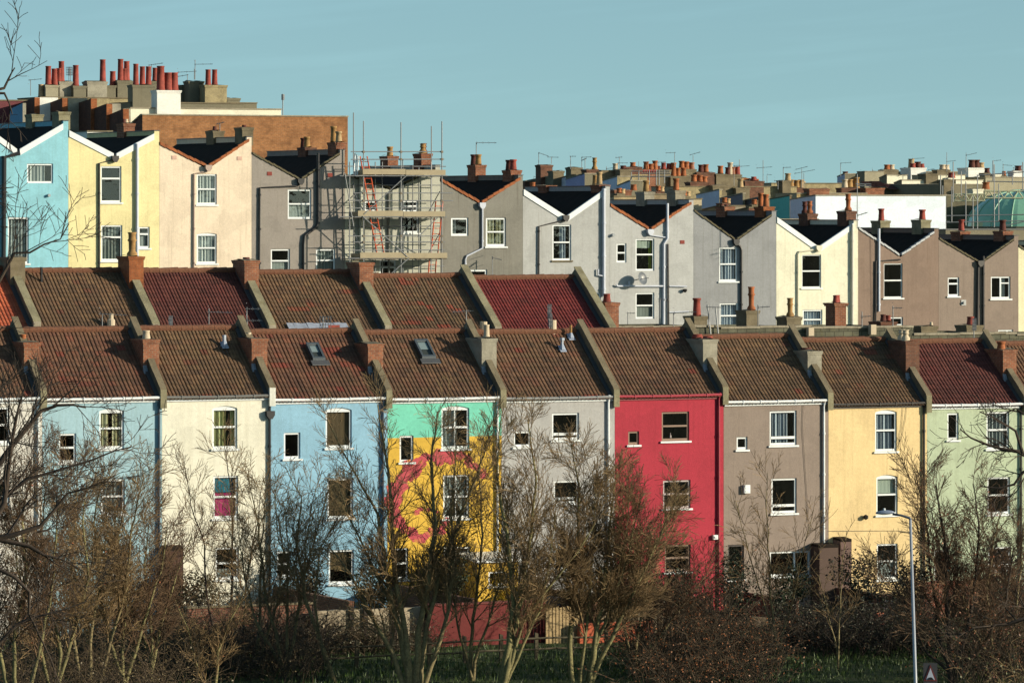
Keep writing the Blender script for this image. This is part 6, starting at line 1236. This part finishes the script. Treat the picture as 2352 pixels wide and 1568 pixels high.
bush(1556, 1362, 170, 1.2, .6, 'ivy-dark bush against the red house', (52, 58, 32), seed=76, n=3600); bush(1700, 1330, 170, .8, .7, 'dark green bush at the foot of the taupe house', seed=77); bush(1985, 1350, 170, 1.5, .5, 'low dark hedge in front of the peach house', (40, 44, 28), seed=78, n=3800); bush(2095, 1330, 170, .8, .7, 'dark bush behind the lamp post', (38, 38, 26), seed=79)
bush(1420, 1370, 169, 1.1, .7, 'olive green bush in front of the pale grey house', (66, 68, 34), seed=80, n=3200); bush(2300, 1330, 169, 1.2, 1.0, 'dark bush at the right edge below the sage green house', (58, 40, 26), seed=81, n=3600); bush(1815, 1350, 170, .9, .4, 'dark bush between the taupe house and its extension', seed=82); bush(640, 1390, 169, 1.0, .5, 'dark bush below the drainpipe of the sky blue house', (54, 50, 30), seed=83)
bush(1148, 1352, 167.5, .75, .55, 'bright yellow-leaved climber at the front of the yellow extension', (206, 160, 20), seed=84, s=.085, n=2600)
thicket(540, 985, 160.5, 163.5, 1.2, 250, 'dark scrubby growth along the foot of the tan garden wall', 'scrub', BKM, (70, 66, 34), 2, .075, 68)
thicket(380, 760, 152, 163, 2.1, 260, 'dark twiggy scrub hiding the brown brick garden wall', 'scrub', BKD, (74, 62, 36), 1, .07, 69)
thicket(1780, 2160, 160, 164, 1.7, 260, 'dark scrub in front of the rubble garden wall', 'scrub', BKD, (60, 56, 30), 2, .075, 70)
# ---- grass blades
rg = random.Random(90); m = MB()
for _ in range(26000):
    D = rg.uniform(140, 164); p = PW(rg.uniform(-80, 2430), 1500, D); p.z = gnd(p); h_ = rg.uniform(.06, .22)*(1.6 if rg.random() < .08 else 1); w_ = .022; an = rg.uniform(0, 3.14)
    e = Vector((math.cos(an), math.sin(an), 0))*w_; t = Vector((rg.gauss(0, .06), rg.gauss(0, .06), h_)); m.face([p-e-Vector((0, 0, .02)), p+e-Vector((0, 0, .02)), p+t])
solo(m, 'grass', leafm((64, 86, 22), 'grass_blades'), 'rough green grass on the slope below the gardens', 'grass', kind='stuff')

# ================================================================ street lamp and warning sign
LP = 120; lb = PW(2106, 1700, LP); g = gnd(lb); tp = PW(2091, 1192, LP); bs_ = PW(2103, 1568, LP); dr = (bs_-tp).normalized(); k = (tp.z-g)/(-dr.z); ft = tp+dr*k
lamp = thing('street_lamp', Vector((ft.x, ft.y, g)), 'tall slim grey steel street lamp in front of the peach house', 'street lamp')
GALV = plain((176, 176, 172), .35, metal=.0, name='galvanised_pole')
m = MB(); m.tube([ft, ft.lerp(tp, .2), ft.lerp(tp, .2)+(tp-ft).normalized()*.05, tp], [.066, .062, .048, .036], 12, cap=True); m.build('pole', GALV, lamp, True)
m = MB(); m.tube([tp, PW(2089, 1189, LP), PW(2070, 1183, LP), PW(2050, 1180, LP)], [.042, .035, .03, .03], 8, cap=True); m.build('arm', plain((84, 88, 92), .4, name='dark_grey_arm'), lamp, True)
m = MB(); c = PW(2033, 1178, LP); rr_ = []
for i in range(9):
    t = i/8; x = -.24+.48*t; w = .095*math.sin(math.pi*min(1, max(.06, t*.94+.03)))**.5; rr_.append([c+Vector((x, w*math.cos(q*math.pi/5), (w*.75 if math.sin(q*math.pi/5) > 0 else w*.5)*math.sin(q*math.pi/5)+.02*t)) for q in range(10)])
for i in range(8):
    for q in range(10): q2 = (q+1) % 10; m.face([rr_[i][q], rr_[i][q2], rr_[i+1][q2], rr_[i+1][q]])
m.face(list(reversed(rr_[0]))); m.face(rr_[-1]); m.build('lamp_head', plain((150, 156, 164), .3, name='lamp_grey'), lamp, True)
m = MB(); m.tube([c+Vector((-.02, 0, .07)), c+Vector((-.02, 0, .13))], .03, 8, cap=True); m.build('photocell', WHITE, lamp)
_p = PW(2137, 1700, 118); sg = thing('road_sign', Vector((_p.x, _p.y, gnd(_p))), 'road warning sign with a white triangle and hump symbol on a grey board', 'road sign')
cx = PW(2137, 1545, 118); u = 118/F
def SG(x, y, dy=0.): return PW(x, y, 118)+Vector((0, dy, 0))
def slab(pts, d0, d1, mt, nm):
    m = MB(); f = [SG(x, y, d0) for x, y in pts]; k = [SG(x, y, d1) for x, y in pts]; m.face(f); m.face(k[::-1])
    for i in range(len(f)): j = (i+1) % len(f); m.face([f[i], k[i], k[j], f[j]])
    m.build(nm, mt, sg)
slab([(2121, 1600), (2153, 1600), (2153, 1522), (2121, 1522)], 0, .03, plain((66, 64, 64), .6, name='dark_grey_board'), 'board')
slab([(2122, 1563), (2152, 1563), (2137, 1525)], -.012, -.004, plain((120, 50, 46), .5, name='sign_red'), 'border')
slab([(2127, 1560), (2147, 1560), (2137, 1533)], -.02, -.013, plain((200, 200, 200), .5, name='sign_white'), 'triangle')
slab([(2129, 1559.5), (2145, 1559.5), (2142, 1556), (2140, 1554.5), (2137, 1554), (2134, 1554.5), (2132, 1556)], -.028, -.021, BLACKP, 'hump_symbol')
slab([(2128, 1592), (2148, 1592), (2148, 1568), (2128, 1568)], -.02, -.004, plain((170, 176, 180), .5, name='plate_white'), 'plate')
m = MB(); p = PW(2137, 1600, 118.06); m.tube([Vector((p.x, p.y+.04, gnd(p)-.1)), p+Vector((0, .04, .5))], .035, 8); m.build('pole', METAL, sg)
# ================================================================ light, sky, camera
SUN_EL, AZN = rad(15), rad(50)
hx = math.cos(AZN)*s_ + math.sin(AZN)*c_; hy = -math.cos(AZN)*c_ + math.sin(AZN)*s_
sd = Vector((hx*math.cos(SUN_EL), hy*math.cos(SUN_EL), math.sin(SUN_EL)))
L = bpy.data.lights.new('sun', 'SUN'); L.energy = 4.6; L.angle = rad(.5); L.color = (1, .87, .66)
lo = bpy.data.objects.new('sun', L); col.objects.link(lo); lo.rotation_euler = sd.to_track_quat('Z', 'Y').to_euler(); lo.location = (60, -40, 60)
w = bpy.data.worlds.new('World'); sc.world = w; w.use_nodes = True; nt = w.node_tree; nt.nodes.clear()
out = nt.nodes.new('ShaderNodeOutputWorld'); bg = nt.nodes.new('ShaderNodeBackground'); sk = nt.nodes.new('ShaderNodeTexSky')
sk.sky_type = 'NISHITA'; sk.sun_disc = False; sk.sun_elevation = SUN_EL; sk.sun_rotation = math.atan2(sd.x, sd.y); sk.air_density = .85; sk.dust_density = 1.0; sk.ozone_density = 1.5
tc = nt.nodes.new('ShaderNodeTexCoord'); mp = nt.nodes.new('ShaderNodeMapping'); mp.vector_type = 'POINT'; mp.inputs['Location'].default_value = (0, 0, .13)
nt.links.new(tc.outputs['Generated'], mp.inputs[0]); nt.links.new(mp.outputs[0], sk.inputs[0])
tint = nt.nodes.new('ShaderNodeMix'); tint.data_type = 'RGBA'; tint.blend_type = 'MULTIPLY'; tint.inputs['Factor'].default_value = 1; tint.inputs['B'].default_value = (.93, 1.05, .86, 1)
nt.links.new(sk.outputs[0], tint.inputs['A'])
# faint high cirrus
nz = nt.nodes.new('ShaderNodeTexNoise'); m2 = nt.nodes.new('ShaderNodeMapping'); m2.inputs['Scale'].default_value = (5, 5, 70); m3 = nt.nodes.new('ShaderNodeMapping'); m3.inputs['Rotation'].default_value = (0, rad(6), 0)
nt.links.new(tc.outputs['Generated'], m3.inputs[0]); nt.links.new(m3.outputs[0], m2.inputs[0]); nt.links.new(m2.outputs[0], nz.inputs['Vector']); nz.inputs['Scale'].default_value = 2.; nz.inputs['Detail'].default_value = 5
mr = nt.nodes.new('ShaderNodeMapRange'); nt.links.new(nz.outputs['Fac'], mr.inputs[0])
for i, v in zip((1, 2, 3, 4), (.5, .8, 1., 1.10)): mr.inputs[i].default_value = v
t2 = nt.nodes.new('ShaderNodeMix'); t2.data_type = 'RGBA'; t2.blend_type = 'MULTIPLY'; t2.inputs['Factor'].default_value = 1
nt.links.new(tint.outputs['Result'], t2.inputs['A']); nt.links.new(mr.outputs[0], t2.inputs['B'])
nt.links.new(t2.outputs['Result'], bg.inputs[0]); bg.inputs[1].default_value = .124; nt.links.new(bg.outputs[0], out.inputs[0])
cam = bpy.data.cameras.new('camera'); co = bpy.data.objects.new('camera', cam); col.objects.link(co); sc.camera = co
co.location = (0, 0, 0); co.rotation_euler = (rad(90), 0, 0); cam.sensor_width = 36; cam.lens = 36*F/2352; cam.shift_y = -(784-HY)/2352
cam.clip_start = 1; cam.clip_end = 9000
sc.view_settings.view_transform = 'Standard'; sc.view_settings.look = 'None'; sc.view_settings.exposure = .45; sc.view_settings.gamma = 1
sc.render.resolution_x = 1024; sc.render.resolution_y = 682
for o in list(bpy.data.objects):
    if '_o' in o: del o['_o']
